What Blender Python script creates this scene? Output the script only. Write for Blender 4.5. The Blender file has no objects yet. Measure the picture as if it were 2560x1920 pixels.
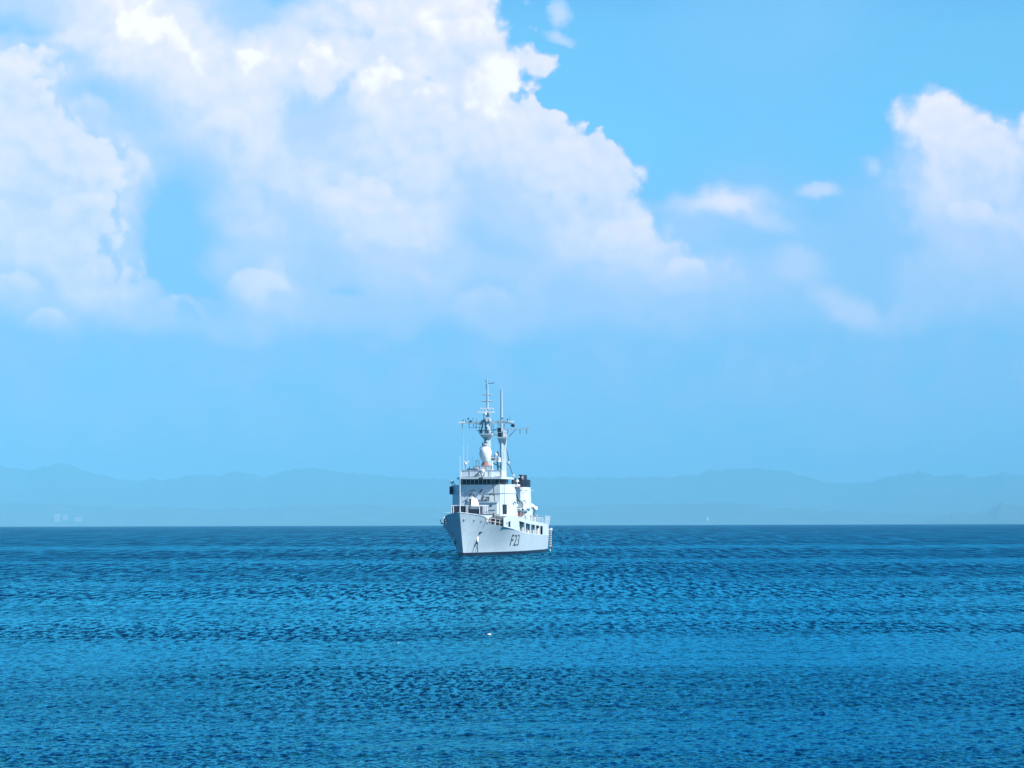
import bpy, bmesh, math, random
import numpy as np
from mathutils import Vector, Matrix
from math import radians as R, sin, cos, pi

random.seed(7)
np.random.seed(7)
sc = bpy.context.scene
COL = sc.collection

# ------------------------------------------------------------------ camera
EYE = 5.6
cam = bpy.data.cameras.new('camera')
cam.sensor_width = 36.0
cam.lens = 110.1
cam.clip_start = 1.0
cam.clip_end = 150000.0
camo = bpy.data.objects.new('camera', cam)
COL.objects.link(camo)
camo.location = (0, 0, EYE)
PITCH = math.atan(343 / 7830)
camo.matrix_world = Matrix.Translation((0, 0, EYE)) @ Matrix.Rotation(pi / 2 + PITCH, 4, 'X') @ Matrix.Rotation(R(-0.146), 4, 'Z')
sc.camera = camo

sc.view_settings.view_transform = 'Standard'
sc.view_settings.look = 'None'
sc.view_settings.exposure = 0.75
sc.view_settings.gamma = 1.0
sc.view_settings.use_curve_mapping = False

# ------------------------------------------------------------------ sun
SUN_EL, SUN_AZ = 42.0, 117.0            # azimuth clockwise from +Y (the view direction)
sd = bpy.data.lights.new('sun', 'SUN')
sd.energy = 5.0
sd.angle = R(0.53)
sd.color = (1.0, 0.975, 0.94)
so = bpy.data.objects.new('sun', sd)
COL.objects.link(so)
to_sun = Vector((sin(R(SUN_AZ)) * cos(R(SUN_EL)), cos(R(SUN_AZ)) * cos(R(SUN_EL)), sin(R(SUN_EL))))
so.rotation_euler = to_sun.to_track_quat('Z', 'Y').to_euler()


# ------------------------------------------------------------------ node helper
class NT:
    """small wrapper: every call adds one node and returns its output socket"""
    def __init__(self, tree):
        self.t = tree
        self.n = tree.nodes
        self.l = tree.links

    def _in(self, sock, v):
        if v is None:
            return
        if isinstance(v, (int, float)):
            sock.default_value = v
        elif isinstance(v, (tuple, list)):
            if len(v) == 3 and len(sock.default_value) == 4:
                v = (*v, 1.0)
            sock.default_value = v
        else:
            self.l.new(v, sock)

    def m(self, op, a, b=None, c=None, clamp=False):
        nd = self.n.new('ShaderNodeMath')
        nd.operation = op
        nd.use_clamp = clamp
        for i, v in enumerate((a, b, c)):
            self._in(nd.inputs[i], v)
        return nd.outputs[0]

    def vm(self, op, a, b=None, s=None):
        nd = self.n.new('ShaderNodeVectorMath')
        nd.operation = op
        self._in(nd.inputs[0], a)
        if b is not None:
            self._in(nd.inputs[1], b)
        if s is not None:
            self._in(nd.inputs['Scale'], s)
        return nd.outputs['Value'] if op in ('LENGTH', 'DOT_PRODUCT') else nd.outputs[0]

    def xyz(self, x, y, z=0.0):
        nd = self.n.new('ShaderNodeCombineXYZ')
        for i, v in enumerate((x, y, z)):
            self._in(nd.inputs[i], v)
        return nd.outputs[0]

    def sep(self, v):
        nd = self.n.new('ShaderNodeSeparateXYZ')
        self._in(nd.inputs[0], v)
        return nd.outputs

    def noise(self, vec, scale, detail=4, rough=0.5, dist=0.0, dim='2D', col=False, lac=2.0):
        nd = self.n.new('ShaderNodeTexNoise')
        nd.noise_dimensions = dim
        self._in(nd.inputs['Vector'], vec)
        nd.inputs['Scale'].default_value = scale
        nd.inputs['Detail'].default_value = detail
        nd.inputs['Roughness'].default_value = rough
        nd.inputs['Lacunarity'].default_value = lac
        nd.inputs['Distortion'].default_value = dist
        return nd.outputs['Color'] if col else nd.outputs[0]

    def voro(self, vec, scale, smooth=0.6, detail=2, rough=0.5, dim='2D'):
        nd = self.n.new('ShaderNodeTexVoronoi')
        nd.voronoi_dimensions = dim
        nd.feature = 'SMOOTH_F1'
        self._in(nd.inputs['Vector'], vec)
        nd.inputs['Scale'].default_value = scale
        nd.inputs['Smoothness'].default_value = smooth
        nd.inputs['Detail'].default_value = detail
        nd.inputs['Roughness'].default_value = rough
        return nd.outputs['Distance']

    def ss(self, v, a, b, lo=0.0, hi=1.0):
        nd = self.n.new('ShaderNodeMapRange')
        nd.interpolation_type = 'SMOOTHSTEP'
        self._in(nd.inputs[0], v)
        for i, q in enumerate((a, b, lo, hi)):
            self._in(nd.inputs[i + 1], q)
        return nd.outputs[0]

    def lin(self, v, a, b, lo=0.0, hi=1.0):
        nd = self.n.new('ShaderNodeMapRange')
        self._in(nd.inputs[0], v)
        for i, q in enumerate((a, b, lo, hi)):
            self._in(nd.inputs[i + 1], q)
        return nd.outputs[0]

    def mixf(self, f, a, b):
        nd = self.n.new('ShaderNodeMix')
        nd.data_type = 'FLOAT'
        self._in(nd.inputs[0], f)
        self._in(nd.inputs[2], a)
        self._in(nd.inputs[3], b)
        return nd.outputs[0]

    def mixc(self, f, a, b, mode='MIX'):
        nd = self.n.new('ShaderNodeMix')
        nd.data_type = 'RGBA'
        nd.blend_type = mode
        self._in(nd.inputs[0], f)
        self._in(nd.inputs[6], a)
        self._in(nd.inputs[7], b)
        return nd.outputs[2]

    def ramp(self, f, stops, interp='LINEAR'):
        nd = self.n.new('ShaderNodeValToRGB')
        nd.color_ramp.interpolation = interp
        el = nd.color_ramp.elements
        while len(el) > 1:
            el.remove(el[-1])
        el[0].position = stops[0][0]
        el[0].color = (*stops[0][1], 1)
        for p, c in stops[1:]:
            e = el.new(p)
            e.color = (*c, 1)
        self._in(nd.inputs[0], f)
        return nd.outputs[0]

    def fcurve(self, f, pts):
        """pts: (x, y) both within 0..1"""
        nd = self.n.new('ShaderNodeFloatCurve')
        cv = nd.mapping.curves[0]
        while len(cv.points) > 2:
            cv.points.remove(cv.points[1])
        cv.points[0].location = pts[0]
        cv.points[1].location = pts[-1]
        for p in pts[1:-1]:
            cv.points.new(*p)
        nd.mapping.update()
        self._in(nd.inputs['Value'], f)
        return nd.outputs[0]

    def curves2(self, vec, r, g):
        """RGB curves node: red channel follows table r, green follows table g (sampled evenly over 0..1)"""
        nd = self.n.new('ShaderNodeRGBCurve')
        for ci, tab in ((0, r), (1, g)):
            cv = nd.mapping.curves[ci]
            n = len(tab) - 1
            cv.points[0].location = (0, tab[0])
            cv.points[1].location = (1, tab[-1])
            for i in range(1, n):
                cv.points.new(i / n, tab[i])
        nd.mapping.update()
        self._in(nd.inputs['Color'], vec)
        return nd.outputs[0]


def srgb(r, g, b):
    f = lambda c: (c / 255 / 12.92) if c / 255 <= 0.04045 else ((c / 255 + 0.055) / 1.055) ** 2.4
    return (f(r), f(g), f(b))


# ------------------------------------------------------------------ sky and clouds (world)
world = bpy.data.worlds.new('World')
sc.world = world
world.use_nodes = True
wt = world.node_tree
for nd in list(wt.nodes):
    wt.nodes.remove(nd)
W = NT(wt)
sky = wt.nodes.new('ShaderNodeTexSky')
sky.sky_type = 'NISHITA'
sky.sun_disc = False
sky.sun_elevation = R(SUN_EL)
sky.sun_rotation = R(SUN_AZ)
sky.altitude = 0
sky.air_density = 1.0
sky.dust_density = 0.2
sky.ozone_density = 4.0
tc = wt.nodes.new('ShaderNodeTexCoord')
d = W.sep(W.vm('NORMALIZE', tc.outputs['Generated']))
az = W.m('ARCTAN2', d[0], d[1])
el = W.m('ARCSINE', d[2])
# heading and height of the sky in units of 1/7.83 radian
U = W.m('ADD', W.m('MULTIPLY', az, 7.83), 1.28)
V = W.m('SUBTRACT', 1.303, W.m('MULTIPLY', el, 7.83))
UV = W.xyz(U, V, 0.0)
# slow swirl so that no cloud edge is a straight curve
w1 = W.vm('SUBTRACT', W.noise(UV, 3.2, 5, 0.55, col=True), (0.5, 0.5, 0.5))
w2 = W.vm('SUBTRACT', W.noise(UV, 14.0, 5, 0.6, col=True), (0.5, 0.5, 0.5))
P = W.vm('ADD', UV, W.vm('SCALE', w1, s=0.22))
P = W.vm('ADD', P, W.vm('SCALE', w2, s=0.035))
Ps = W.sep(P)
un = W.m('DIVIDE', Ps[0], 2.56, clamp=True)
uvec = W.xyz(un, un, un)
# cloud whiteness, rows every 0.08 of height, columns every 0.16 of heading (r inside cumulus, g open sky)
G = [
 [0.50,0.68,0.99,0.70,0.38,0.70,0.92,1.00,1.00,1.00,0.95,0.60,0.40,0.30,0.30,0.30,0.30],
 [0.22,0.62,1.00,0.98,0.42,0.78,0.68,0.97,0.97,1.00,0.95,0.60,0.40,0.30,0.30,0.40,0.40],
 [0.72,0.86,0.80,0.97,0.98,0.98,1.00,0.82,1.00,0.98,0.90,0.60,0.40,0.30,0.40,0.70,0.60],
 [0.80,0.82,0.52,0.78,0.86,0.50,0.93,0.90,1.00,0.95,0.86,0.60,0.40,0.30,0.85,0.95,0.85],
 [0.76,0.80,0.74,0.60,0.80,0.56,0.78,0.82,0.95,0.84,0.80,0.60,0.40,0.30,0.80,0.97,0.85],
 [0.76,0.80,0.85,0.42,0.62,0.72,0.74,0.78,0.84,0.84,0.80,0.60,0.40,0.20,0.55,0.78,0.70],
 [0.70,0.76,0.85,0.24,0.66,0.72,0.84,0.66,0.60,0.76,0.78,0.60,0.40,0.20,0.45,0.65,0.62],
 [0.70,0.74,0.78,0.20,0.61,0.57,0.83,0.69,0.53,0.77,0.85,0.71,0.47,0.27,0.47,0.65,0.65],
 [0.66,0.72,0.72,0.20,0.55,0.49,0.61,0.63,0.47,0.57,0.71,0.71,0.65,0.47,0.47,0.55,0.59],
 [0.49,0.69,0.69,0.31,0.65,0.43,0.57,0.57,0.53,0.41,0.57,0.61,0.53,0.27,0.37,0.45,0.47],
 [0.29,0.47,0.49,0.45,0.51,0.45,0.43,0.43,0.43,0.41,0.43,0.41,0.37,0.37,0.37,0.37,0.37],
 [0.02,0.14,0.10,0.16,0.14,0.10,0.09,0.09,0.12,0.20,0.18,0.16,0.10,0.10,0.12,0.14,0.18],
 [0.04,0.05,0.03,0.03,0.03,0.04,0.05,0.07,0.12,0.14,0.12,0.10,0.08,0.08,0.08,0.10,0.12],
]
S = [
 [0.30,0.20,0.20,0.20,0.20,0.20,0.20,0.10,0.05,0.00,0.03,0.12,0.14,0.14,0.10,0.06,0.04],
 [0.20,0.20,0.20,0.20,0.20,0.20,0.20,0.10,0.05,0.00,0.04,0.13,0.14,0.14,0.08,0.05,0.03],
 [0.30,0.30,0.20,0.20,0.20,0.20,0.20,0.10,0.05,0.00,0.04,0.12,0.14,0.12,0.05,0.03,0.02],
 [0.40,0.40,0.30,0.20,0.20,0.20,0.20,0.10,0.05,0.00,0.02,0.09,0.12,0.08,0.02,0.00,0.00],
 [0.40,0.40,0.40,0.20,0.20,0.20,0.20,0.10,0.05,0.00,0.00,0.06,0.10,0.05,0.05,0.20,0.20],
 [0.40,0.40,0.40,0.20,0.20,0.20,0.20,0.10,0.05,0.10,0.07,0.10,0.13,0.12,0.27,0.52,0.52],
 [0.40,0.40,0.30,0.10,0.20,0.20,0.20,0.10,0.05,0.20,0.13,0.15,0.19,0.19,0.29,0.59,0.57],
 [0.40,0.40,0.30,0.00,0.20,0.20,0.20,0.10,0.10,0.20,0.37,0.37,0.33,0.25,0.27,0.42,0.52],
 [0.40,0.40,0.30,0.00,0.20,0.20,0.20,0.10,0.10,0.20,0.47,0.32,0.27,0.27,0.27,0.37,0.49],
 [0.30,0.40,0.30,0.10,0.20,0.20,0.30,0.30,0.30,0.15,0.37,0.47,0.41,0.27,0.33,0.41,0.43],
 [0.10,0.30,0.30,0.30,0.30,0.30,0.30,0.30,0.30,0.30,0.41,0.37,0.31,0.33,0.35,0.35,0.35],
 [0.02,0.14,0.10,0.16,0.14,0.10,0.09,0.09,0.12,0.20,0.18,0.16,0.10,0.10,0.12,0.14,0.18],
 [0.04,0.05,0.03,0.03,0.03,0.04,0.05,0.07,0.12,0.14,0.12,0.10,0.08,0.08,0.08,0.10,0.12],
]
acc = None
for i, (r_, g_) in enumerate(zip(G, S)):
    o = W.curves2(uvec, r_, g_)
    if acc is None:
        acc = o
    else:
        f = W.lin(Ps[1], 0.08 * (i - 1), 0.08 * i)
        acc = W.mixc(f, acc, o)
gs = wt.nodes.new('ShaderNodeSeparateColor')
wt.links.new(acc, gs.inputs[0])
inside, opensky = gs.outputs[0], gs.outputs[1]

# cauliflower texture of the cumulus tops
vw = W.vm('ADD', W.vm('ADD', UV, W.vm('SCALE', w2, s=0.035)), W.vm('SCALE', w1, s=0.08))
bil = W.m('SUBTRACT', 1.0, W.voro(vw, 6.0, 0.55, 3, 0.48))           # 0..1, rounded bumps
LO = (0.020, -0.026, 0)
vw2 = W.vm('ADD', vw, LO)
bil2 = W.m('SUBTRACT', 1.0, W.voro(vw2, 6.0, 0.55, 3, 0.48))
emb = W.m('SUBTRACT', bil, bil2)                                       # side towards the sun is brighter
fb = W.noise(W.vm('ADD', UV, W.vm('SCALE', w1, s=0.25)), 7.0, 7, 0.55)

# outlines: main cumulus right edge as heading over height, left cumulus right edge, right cumulus top
vn = W.m('DIVIDE', W.sep(UV)[1], 1.0, clamp=True)
edge_n = W.m('ADD', W.m('MULTIPLY', W.m('SUBTRACT', bil, 0.62), 0.16), W.m('MULTIPLY', W.m('SUBTRACT', fb, 0.5), 0.07))
fine = W.m('SUBTRACT', 1.0, W.voro(W.vm('ADD', UV, W.vm('SCALE', w2, s=0.02)), 24.0, 0.4, 2, 0.5))
edge_n = W.m('ADD', edge_n, W.m('MULTIPLY', W.m('SUBTRACT', fine, 0.62), 0.035))


def edgeR(pts):
    return W.m('MULTIPLY', W.fcurve(vn, [(v / 1000, u / 2560) for v, u in pts]), 2.56)


mainE = edgeR([(0, 1325), (60, 1335), (120, 1350), (180, 1362), (245, 1352), (262, 1400), (285, 1470), (330, 1505), (390, 1590),
               (420, 1640), (480, 1650), (540, 1645), (590, 1695), (620, 1760), (660, 1840), (700, 1850), (760, 1700), (850, 1600), (1000, 1500)])
leftE = edgeR([(0, -0), (112, 0), (120, 110), (150, 155), (200, 180), (250, 250), (330, 325), (400, 372), (500, 372), (545, 375),
               (580, 405), (615, 392), (660, 385), (700, 430), (760, 520), (850, 560), (1000, 600)])
mMain = W.ss(W.m('ADD', W.m('SUBTRACT', W.m('ADD', mainE, W.m('ADD', W.m('ADD', 0.060, W.ss(V, 0.16, 0.02, 0.0, -0.015)), W.ss(V, 0.3, 0.6, 0.0, 0.030))), U), edge_n), -0.015, W.m('ADD', W.ss(V, 0.3, 0.75, 0.035, 0.11), W.ss(V, 0.18, 0.05, 0.0, 0.05)))
mLeft = W.ss(W.m('ADD', W.m('SUBTRACT', leftE, U), edge_n), -0.012, 0.03)
uh = W.m('DIVIDE', W.m('SUBTRACT', U, 2.1), 0.6, clamp=True)
rt = W.fcurve(uh, [((u - 2100) / 600, v / 500) for u, v in [(2100, 420), (2190, 330), (2215, 262), (2245, 222), (2300, 212), (2380, 238), (2440, 268),
                                                          (2500, 282), (2530, 300), (2560, 272), (2620, 250), (2700, 250)]])
mRight = W.ss(W.m('ADD', W.m('SUBTRACT', V, W.m('SUBTRACT', W.m('MULTIPLY', rt, 0.5), 0.022)), W.m('MULTIPLY', edge_n, 0.45)), -0.012, 0.04)
mRight = W.m('MULTIPLY', mRight, W.ss(W.m('ADD', U, W.m('MULTIPLY', edge_n, 0.6)), 2.17, 2.27))
mask = W.m('MAXIMUM', mMain, mRight)


def blob(cx, cy, rx, ry, rot=0.0, soft=0.5, n=1.0, at_=None):
    q = W.vm('SUBTRACT', at_ or P, (cx / 1000, cy / 1000, 0))
    mp = wt.nodes.new('ShaderNodeMapping')
    mp.vector_type = 'TEXTURE'
    wt.links.new(q, mp.inputs['Vector'])
    mp.inputs['Rotation'].default_value = (0, 0, R(rot))
    mp.inputs['Scale'].default_value = (rx / 1000, ry / 1000, 1)
    dd = W.m('SUBTRACT', 1.0, W.vm('LENGTH', mp.outputs[0]))
    dd = W.m('ADD', dd, W.m('MULTIPLY', edge_n, 3.0 * n))
    return W.ss(dd, 0.0, soft)


# the left cumulus stands in front of the main one: its own tone against a paler gap
body = inside
body = W.m('ADD', body, W.m('MULTIPLY', W.m('SUBTRACT', fb, 0.5), W.m('MULTIPLY', W.ss(inside, 0.05, 0.6), 0.30)))
body = W.m('ADD', body, W.m('MULTIPLY', emb, W.m('MULTIPLY', W.ss(inside, 0.3, 0.9), 0.30)))
# gap just right of the left cumulus
gapb = W.m('MULTIPLY', W.m('SUBTRACT', 1.0, mLeft), W.ss(W.m('SUBTRACT', U, leftE), 0.16, 0.0))
gapb = W.m('MULTIPLY', gapb, W.ss(V, 0.10, 0.16))
gapb = W.m('MULTIPLY', gapb, W.ss(V, 0.85, 0.70))
body = W.m('SUBTRACT', body, W.m('MULTIPLY', gapb, 0.22))
for (cx, cy, rx, ry, rot, soft, gain) in [
    (90, 135, 120, 40, 8, 0.5, .16), (330, 60, 150, 90, 20, 0.6, .16), (490, 130, 70, 50, 40, 0.5, .12), (640, 150, 70, 45, -10, 0.5, .14),
    (800, 180, 60, 80, 30, 0.4, .16), (960, 180, 70, 60, 20, 0.35, .18), (1055, 235, 40, 30, 0, 0.4, .1),
    (1230, 250, 100, 120, 40, 0.5, .2), (1180, 60, 190, 90, 10, 0.7, .12), (900, 20, 60, 40, 0, 0.4, .15), (950, 500, 120, 50, 25, 0.8, .12),
    (660, 720, 110, 60, 25, 0.8, .12), (470, 750, 90, 30, 30, 0.6, .14), (270, 430, 120, 120, 30, 0.9, .06)]:
    body = W.m('ADD', body, W.m('MULTIPLY', blob(cx, cy, rx, ry, rot, soft), gain))
for (cx, cy, rx, ry, rot, soft, gain) in [(700, 20, 120, 60, 10, 0.8, .22), (60, 60, 120, 60, 20, 0.8, .12), (840, 205, 40, 50, 20, 0.6, .2), (1040, 200, 35, 20, 30, 0.5, .25),
                                          (1255, 630, 170, 70, 25, 0.9, .10), (830, 745, 70, 40, -20, 0.8, .2)]:
    body = W.m('SUBTRACT', body, W.m('MULTIPLY', blob(cx, cy, rx, ry, rot, soft), gain))
# single cumulus heads: a crisp sunlit crown that melts into the mass below it, a little shade beyond the rim
Pc = W.vm('ADD', UV, W.vm('SCALE', w2, s=0.030))
Pcs = W.sep(Pc)
Py = Pcs[1]
for (cx, cy, rx, ry, gain) in [
    (62, 232, 135, 125, .15), (385, 165, 150, 155, .16), (650, 180, 75, 65, .14), (952, 218, 66, 72, .17), (1052, 245, 36, 34, .13),
    (790, 170, 58, 95, .13), (985, 112, 75, 52, .10), (1245, 250, 112, 140, .15), (640, 722, 95, 62, .12), (45, 735, 85, 56, .12), (126, 808, 62, 46, .12),
    (1215, 765, 95, 66, .11), (225, 300, 70, 80, .10), (345, 450, 60, 90, .10), (900, 520, 120, 90, .10), (560, 330, 90, 60, .07), (1110, 330, 90, 70, .08),
    (480, 770, 85, 50, .12), (1420, 400, 100, 80, .08), (1560, 600, 90, 70, .10), (1725, 690, 80, 60, .10), (1150, 90, 80, 60, .08), (200, 560, 110, 90, .07),
    (2330, 330, 120, 110, .08), (2480, 400, 80, 70, .08), (2440, 560, 90, 60, .08), (2100, 790, 70, 40, .06)]:
    # (the running sum rides along in z, weighted 0: it only fixes the order of evaluation)
    q = W.vm('SUBTRACT', W.xyz(Pcs[0], Pcs[1], body), (cx / 1000, cy / 1000, 0))
    dd = W.m('SUBTRACT', 1.0, W.vm('LENGTH', W.vm('MULTIPLY', q, (1000 / rx, 1000 / ry, 0))))
    dd = W.m('ADD', dd, W.m('MULTIPLY', edge_n, 2.2))
    up = W.ss(Py, (cy + ry * .45) / 1000, (cy - ry * .55) / 1000)
    rim = W.m('MULTIPLY', W.ss(dd, -0.02, 0.22), W.ss(dd, 1.0, 0.2))
    out_ = W.m('MULTIPLY', W.ss(dd, 0.02, -0.02), W.ss(dd, -0.7, -0.02))
    body = W.m('ADD', body, W.m('MULTIPLY', W.m('MULTIPLY', W.m('SUBTRACT', rim, W.m('MULTIPLY', out_, 0.55)), up), gain))
body = W.m('SUBTRACT', body, W.m('MULTIPLY', W.m('MAXIMUM', W.m('SUBTRACT', body, 0.76), 0.0), 0.50))
body = W.m('ADD', body, W.m('MULTIPLY', W.m('SUBTRACT', fine, 0.62), W.m('MULTIPLY', W.ss(inside, 0.45, 0.9), 0.09)))
body = W.m('MAXIMUM', body, 0.17)
PW = W.vm('ADD', W.vm('ADD', UV, W.vm('SCALE', w2, s=0.045)), W.vm('SCALE', w1, s=0.07))
open_ = W.m('ADD', opensky, W.m('MULTIPLY', W.m('SUBTRACT', fb, 0.5), W.m('MULTIPLY', W.ss(opensky, 0.05, 0.5), 0.25)))
for (cx, cy, rx, ry, rot, soft, gain) in [
    (1395, 35, 45, 75, 0, 0.9, .55), (1400, 105, 70, 28, 10, 0.9, .5), (1790, 512, 250, 50, 0, 0.9, .42), (1890, 548, 150, 45, 22, 0.9, .26), (2050, 478, 85, 32, -4, 0.7, .42),
    (2180, 415, 38, 48, 10, 0.9, .32), (1985, 672, 110, 70, 15, 0.8, .22), (2110, 770, 140, 62, 22, 0.7, .26), (2265, 785, 75, 45, 5, 0.8, .22),
    (2540, 620, 60, 60, 0, 0.9, .2), (2420, 490, 90, 40, 10, 0.9, .12), (1310, 895, 50, 20, 0, 0.9, .10)]:
    open_ = W.m('ADD', open_, W.m('MULTIPLY', blob(cx, cy, rx, ry, rot, soft, 0.22, PW), gain))
white = W.mixf(mask, open_, body)
# beyond the framed part of the sky: scattered cumulus of the same kind
far = W.ss(W.noise(W.vm('ADD', UV, W.vm('SCALE', w1, s=0.4)), 0.8, 6, 0.55), 0.62, 0.84)
off = W.m('MAXIMUM', W.ss(W.m('ABSOLUTE', W.m('SUBTRACT', U, 1.28)), 1.5, 2.3), W.ss(V, -0.05, -0.7))
white = W.m('MULTIPLY', W.mixf(off, white, W.m('MULTIPLY', far, 0.8)), 1.0, clamp=True)
white = W.m('MAXIMUM', white, W.m('MULTIPLY', W.ss(V, 0.45, 0.9), W.m('ADD', 0.22, W.m('MULTIPLY', W.m('SUBTRACT', fb, 0.5), 0.30))))
white = W.m('MULTIPLY', white, W.ss(V, 2.2, 1.5))
# colours as light leaving the sky (the haze in front and the exposure come on top)
X = 1 / 1.682
CLOUD = W.ramp(white, [(0.0, [c * X for c in srgb(118, 195, 255)]), (0.14, [c * X * 1.04 for c in srgb(133, 201, 255)]), (0.3, [c * X * 1.06 for c in srgb(160, 209, 255)]), (0.55, [c * X * 1.09 for c in srgb(199, 220, 255)]),
                       (0.75, [c * X * 1.15 for c in srgb(227, 231, 254)]), (0.88, [c * X * 1.16 for c in srgb(243, 238, 252)]), (1.0, (1.24 * X, 1.19 * X, 1.19 * X))])
amt = W.ss(white, 0.0, 0.24)
vt = W.lin(V, -3.0, 1.4)
tint = W.ramp(vt, [(0.0, (0.12, 0.40, 0.70)), (0.45, (0.16, 0.48, 0.82)), (0.62, (0.30, 0.74, 1.12)), (0.70, (0.52, 1.06, 1.2)), (0.82, (0.44, 0.96, 1.25)), (0.90, (0.32, 0.85, 1.4)), (0.96, (0.28, 0.75, 1.5))])
hue = W.mixc(1.0, sky.outputs[0], tint, 'MULTIPLY')
bg_sky = wt.nodes.new('ShaderNodeBackground')
wt.links.new(hue, bg_sky.inputs[0])
bg_sky.inputs[1].default_value = 0.085
bg_cl = wt.nodes.new('ShaderNodeBackground')
wt.links.new(CLOUD, bg_cl.inputs[0])
bg_cl.inputs[1].default_value = 1.0
mx = wt.nodes.new('ShaderNodeMixShader')
wt.links.new(amt, mx.inputs[0])
wt.links.new(bg_sky.outputs[0], mx.inputs[1])
wt.links.new(bg_cl.outputs[0], mx.inputs[2])
wo = wt.nodes.new('ShaderNodeOutputWorld')
wt.links.new(mx.outputs[0], wo.inputs[0])
world.cycles.sampling_method = 'MANUAL'
world.cycles.sample_map_resolution = 512

# ================================================================== materials
def new_mat(name):
    m = bpy.data.materials.new(name)
    m.use_nodes = True
    t = m.node_tree
    b = t.nodes['Principled BSDF']
    return m, NT(t), b


def mesh_from(name, co, faces, mat=None, smooth=True):
    """co: (n,3) array, faces: (m,4) or (m,3) int array"""
    me = bpy.data.meshes.new(name)
    n, (m, k) = len(co), faces.shape
    me.vertices.add(n)
    me.vertices.foreach_set('co', np.ascontiguousarray(co, dtype=np.float32).ravel())
    me.loops.add(m * k)
    me.loops.foreach_set('vertex_index', faces.astype(np.int32).ravel())
    me.polygons.add(m)
    me.polygons.foreach_set('loop_start', np.arange(0, m * k, k, dtype=np.int32))
    me.polygons.foreach_set('loop_total', np.full(m, k, dtype=np.int32))
    me.polygons.foreach_set('use_smooth', np.full(m, smooth, dtype=bool))
    me.update(calc_edges=True)
    if mat:
        me.materials.append(mat)
    return me


EARTH = 6371000.0

# ------------------------------------------------------------------ sea
def build_sea():
    rs = [45.0]
    while rs[-1] < 60000:
        r = rs[-1]
        k = 0.00115 if r < 500 else (0.0026 if r < 2000 else (0.006 if r < 9500 else 0.06))
        rs.append(r * (1 + k))
    rs = np.array(rs)
    fine = np.arange(-0.205, 0.2051, 0.00042)
    left = -0.205 - 0.00042 * 1.22 ** np.arange(1, 40)
    left = left[left > -pi]
    a = np.concatenate([left[::-1], fine, -left[::-1][::-1]])
    a = np.sort(a)
    nr, na = len(rs), len(a)
    Rr, A = np.meshgrid(rs, a, indexing='ij')
    X = (Rr * np.sin(A))
    Y = (Rr * np.cos(A))
    dr = np.gradient(rs)[:, None]
    dl = (rs[:, None] * np.gradient(a)[None, :])
    Z = np.zeros_like(X)
    rng = np.random.RandomState(5)
    # broad calmer and rougher patches (wind on the water), long in the wind direction
    def patch(sx, sy, seed, n=14):
        g = np.random.RandomState(seed)
        f = np.zeros_like(X)
        for _ in range(n):
            kx, ky = g.normal(0, 1 / sx), g.normal(0, 1 / sy)
            f += np.sin(kx * X + ky * Y + g.uniform(0, 6.28))
        return f / math.sqrt(n)
    gust = 1.0 + 0.12 * patch(60, 14, 11) + 0.10 * patch(18, 5, 12)
    # ruffled belts lying across the view
    gust = np.clip(gust, 0.55, 1.5)
    N = 120
    for i in range(N):
        lam = 0.20 * (2.8 / 0.20) ** (rng.rand() ** 1.5)
        th = rng.normal(R(-50), R(48))
        k = 2 * pi / lam
        steep = 0.025 if lam < 0.45 else 0.025 * (0.45 / lam) ** 1.2
        amp = steep / k * 1.05
        ph = rng.uniform(0, 6.28)
        # waves too short for the mesh there fade out
        step = np.maximum(dr * abs(cos(th)) , dl * abs(sin(th)) ) + 0 * X
        fade = np.clip((lam / step - 2.6) / 3.0, 0, 1)
        rows = np.where(fade.max(axis=1) > 0)[0]
        if len(rows) == 0:
            continue
        s = slice(rows[0], rows[-1] + 1)
        arg = (k * sin(th)) * X[s] + (k * cos(th)) * Y[s] + ph
        w = np.sin(arg)
        Z[s] += amp * fade[s] * gust[s] * (w + 0.28 * w * np.abs(w))
    # swell
    for lam, th, amp in ((17, -80, .004),):
        k = 2 * pi / lam
        Z += amp * np.sin(k * sin(R(th)) * X + k * cos(R(th)) * Y) * np.clip((lam / (dr + 0 * X) - 2.6) / 3, 0, 1)
    Z *= np.clip((60000 - Rr) / 100, 0, 1)
    Z -= Rr ** 2 / (2 * EARTH)
    co = np.stack([X, Y, Z], -1).reshape(-1, 3)
    idx = np.arange(nr * na).reshape(nr, na)
    q = np.stack([idx[:-1, 1:], idx[1:, 1:], idx[1:, :-1], idx[:-1, :-1]], -1).reshape(-1, 4)
    # close the ring behind the viewer and the middle under the viewer
    back = np.stack([idx[:-1, 0], idx[1:, 0], idx[1:, -1], idx[:-1, -1]], -1)
    co = np.vstack([co, [[0, 0, 0]]])
    c = len(co) - 1
    faces = np.vstack([q, back])
    # the middle disc as quads (centre, v, v+1, v+2)
    cen = []
    ring = list(idx[0]) + [idx[0, 0]]
    for j in range(0, len(ring) - 2, 2):
        cen.append((ring[j], ring[j + 1], ring[j + 2], c))
    faces = np.vstack([faces, np.array(cen)])
    return co, faces


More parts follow.
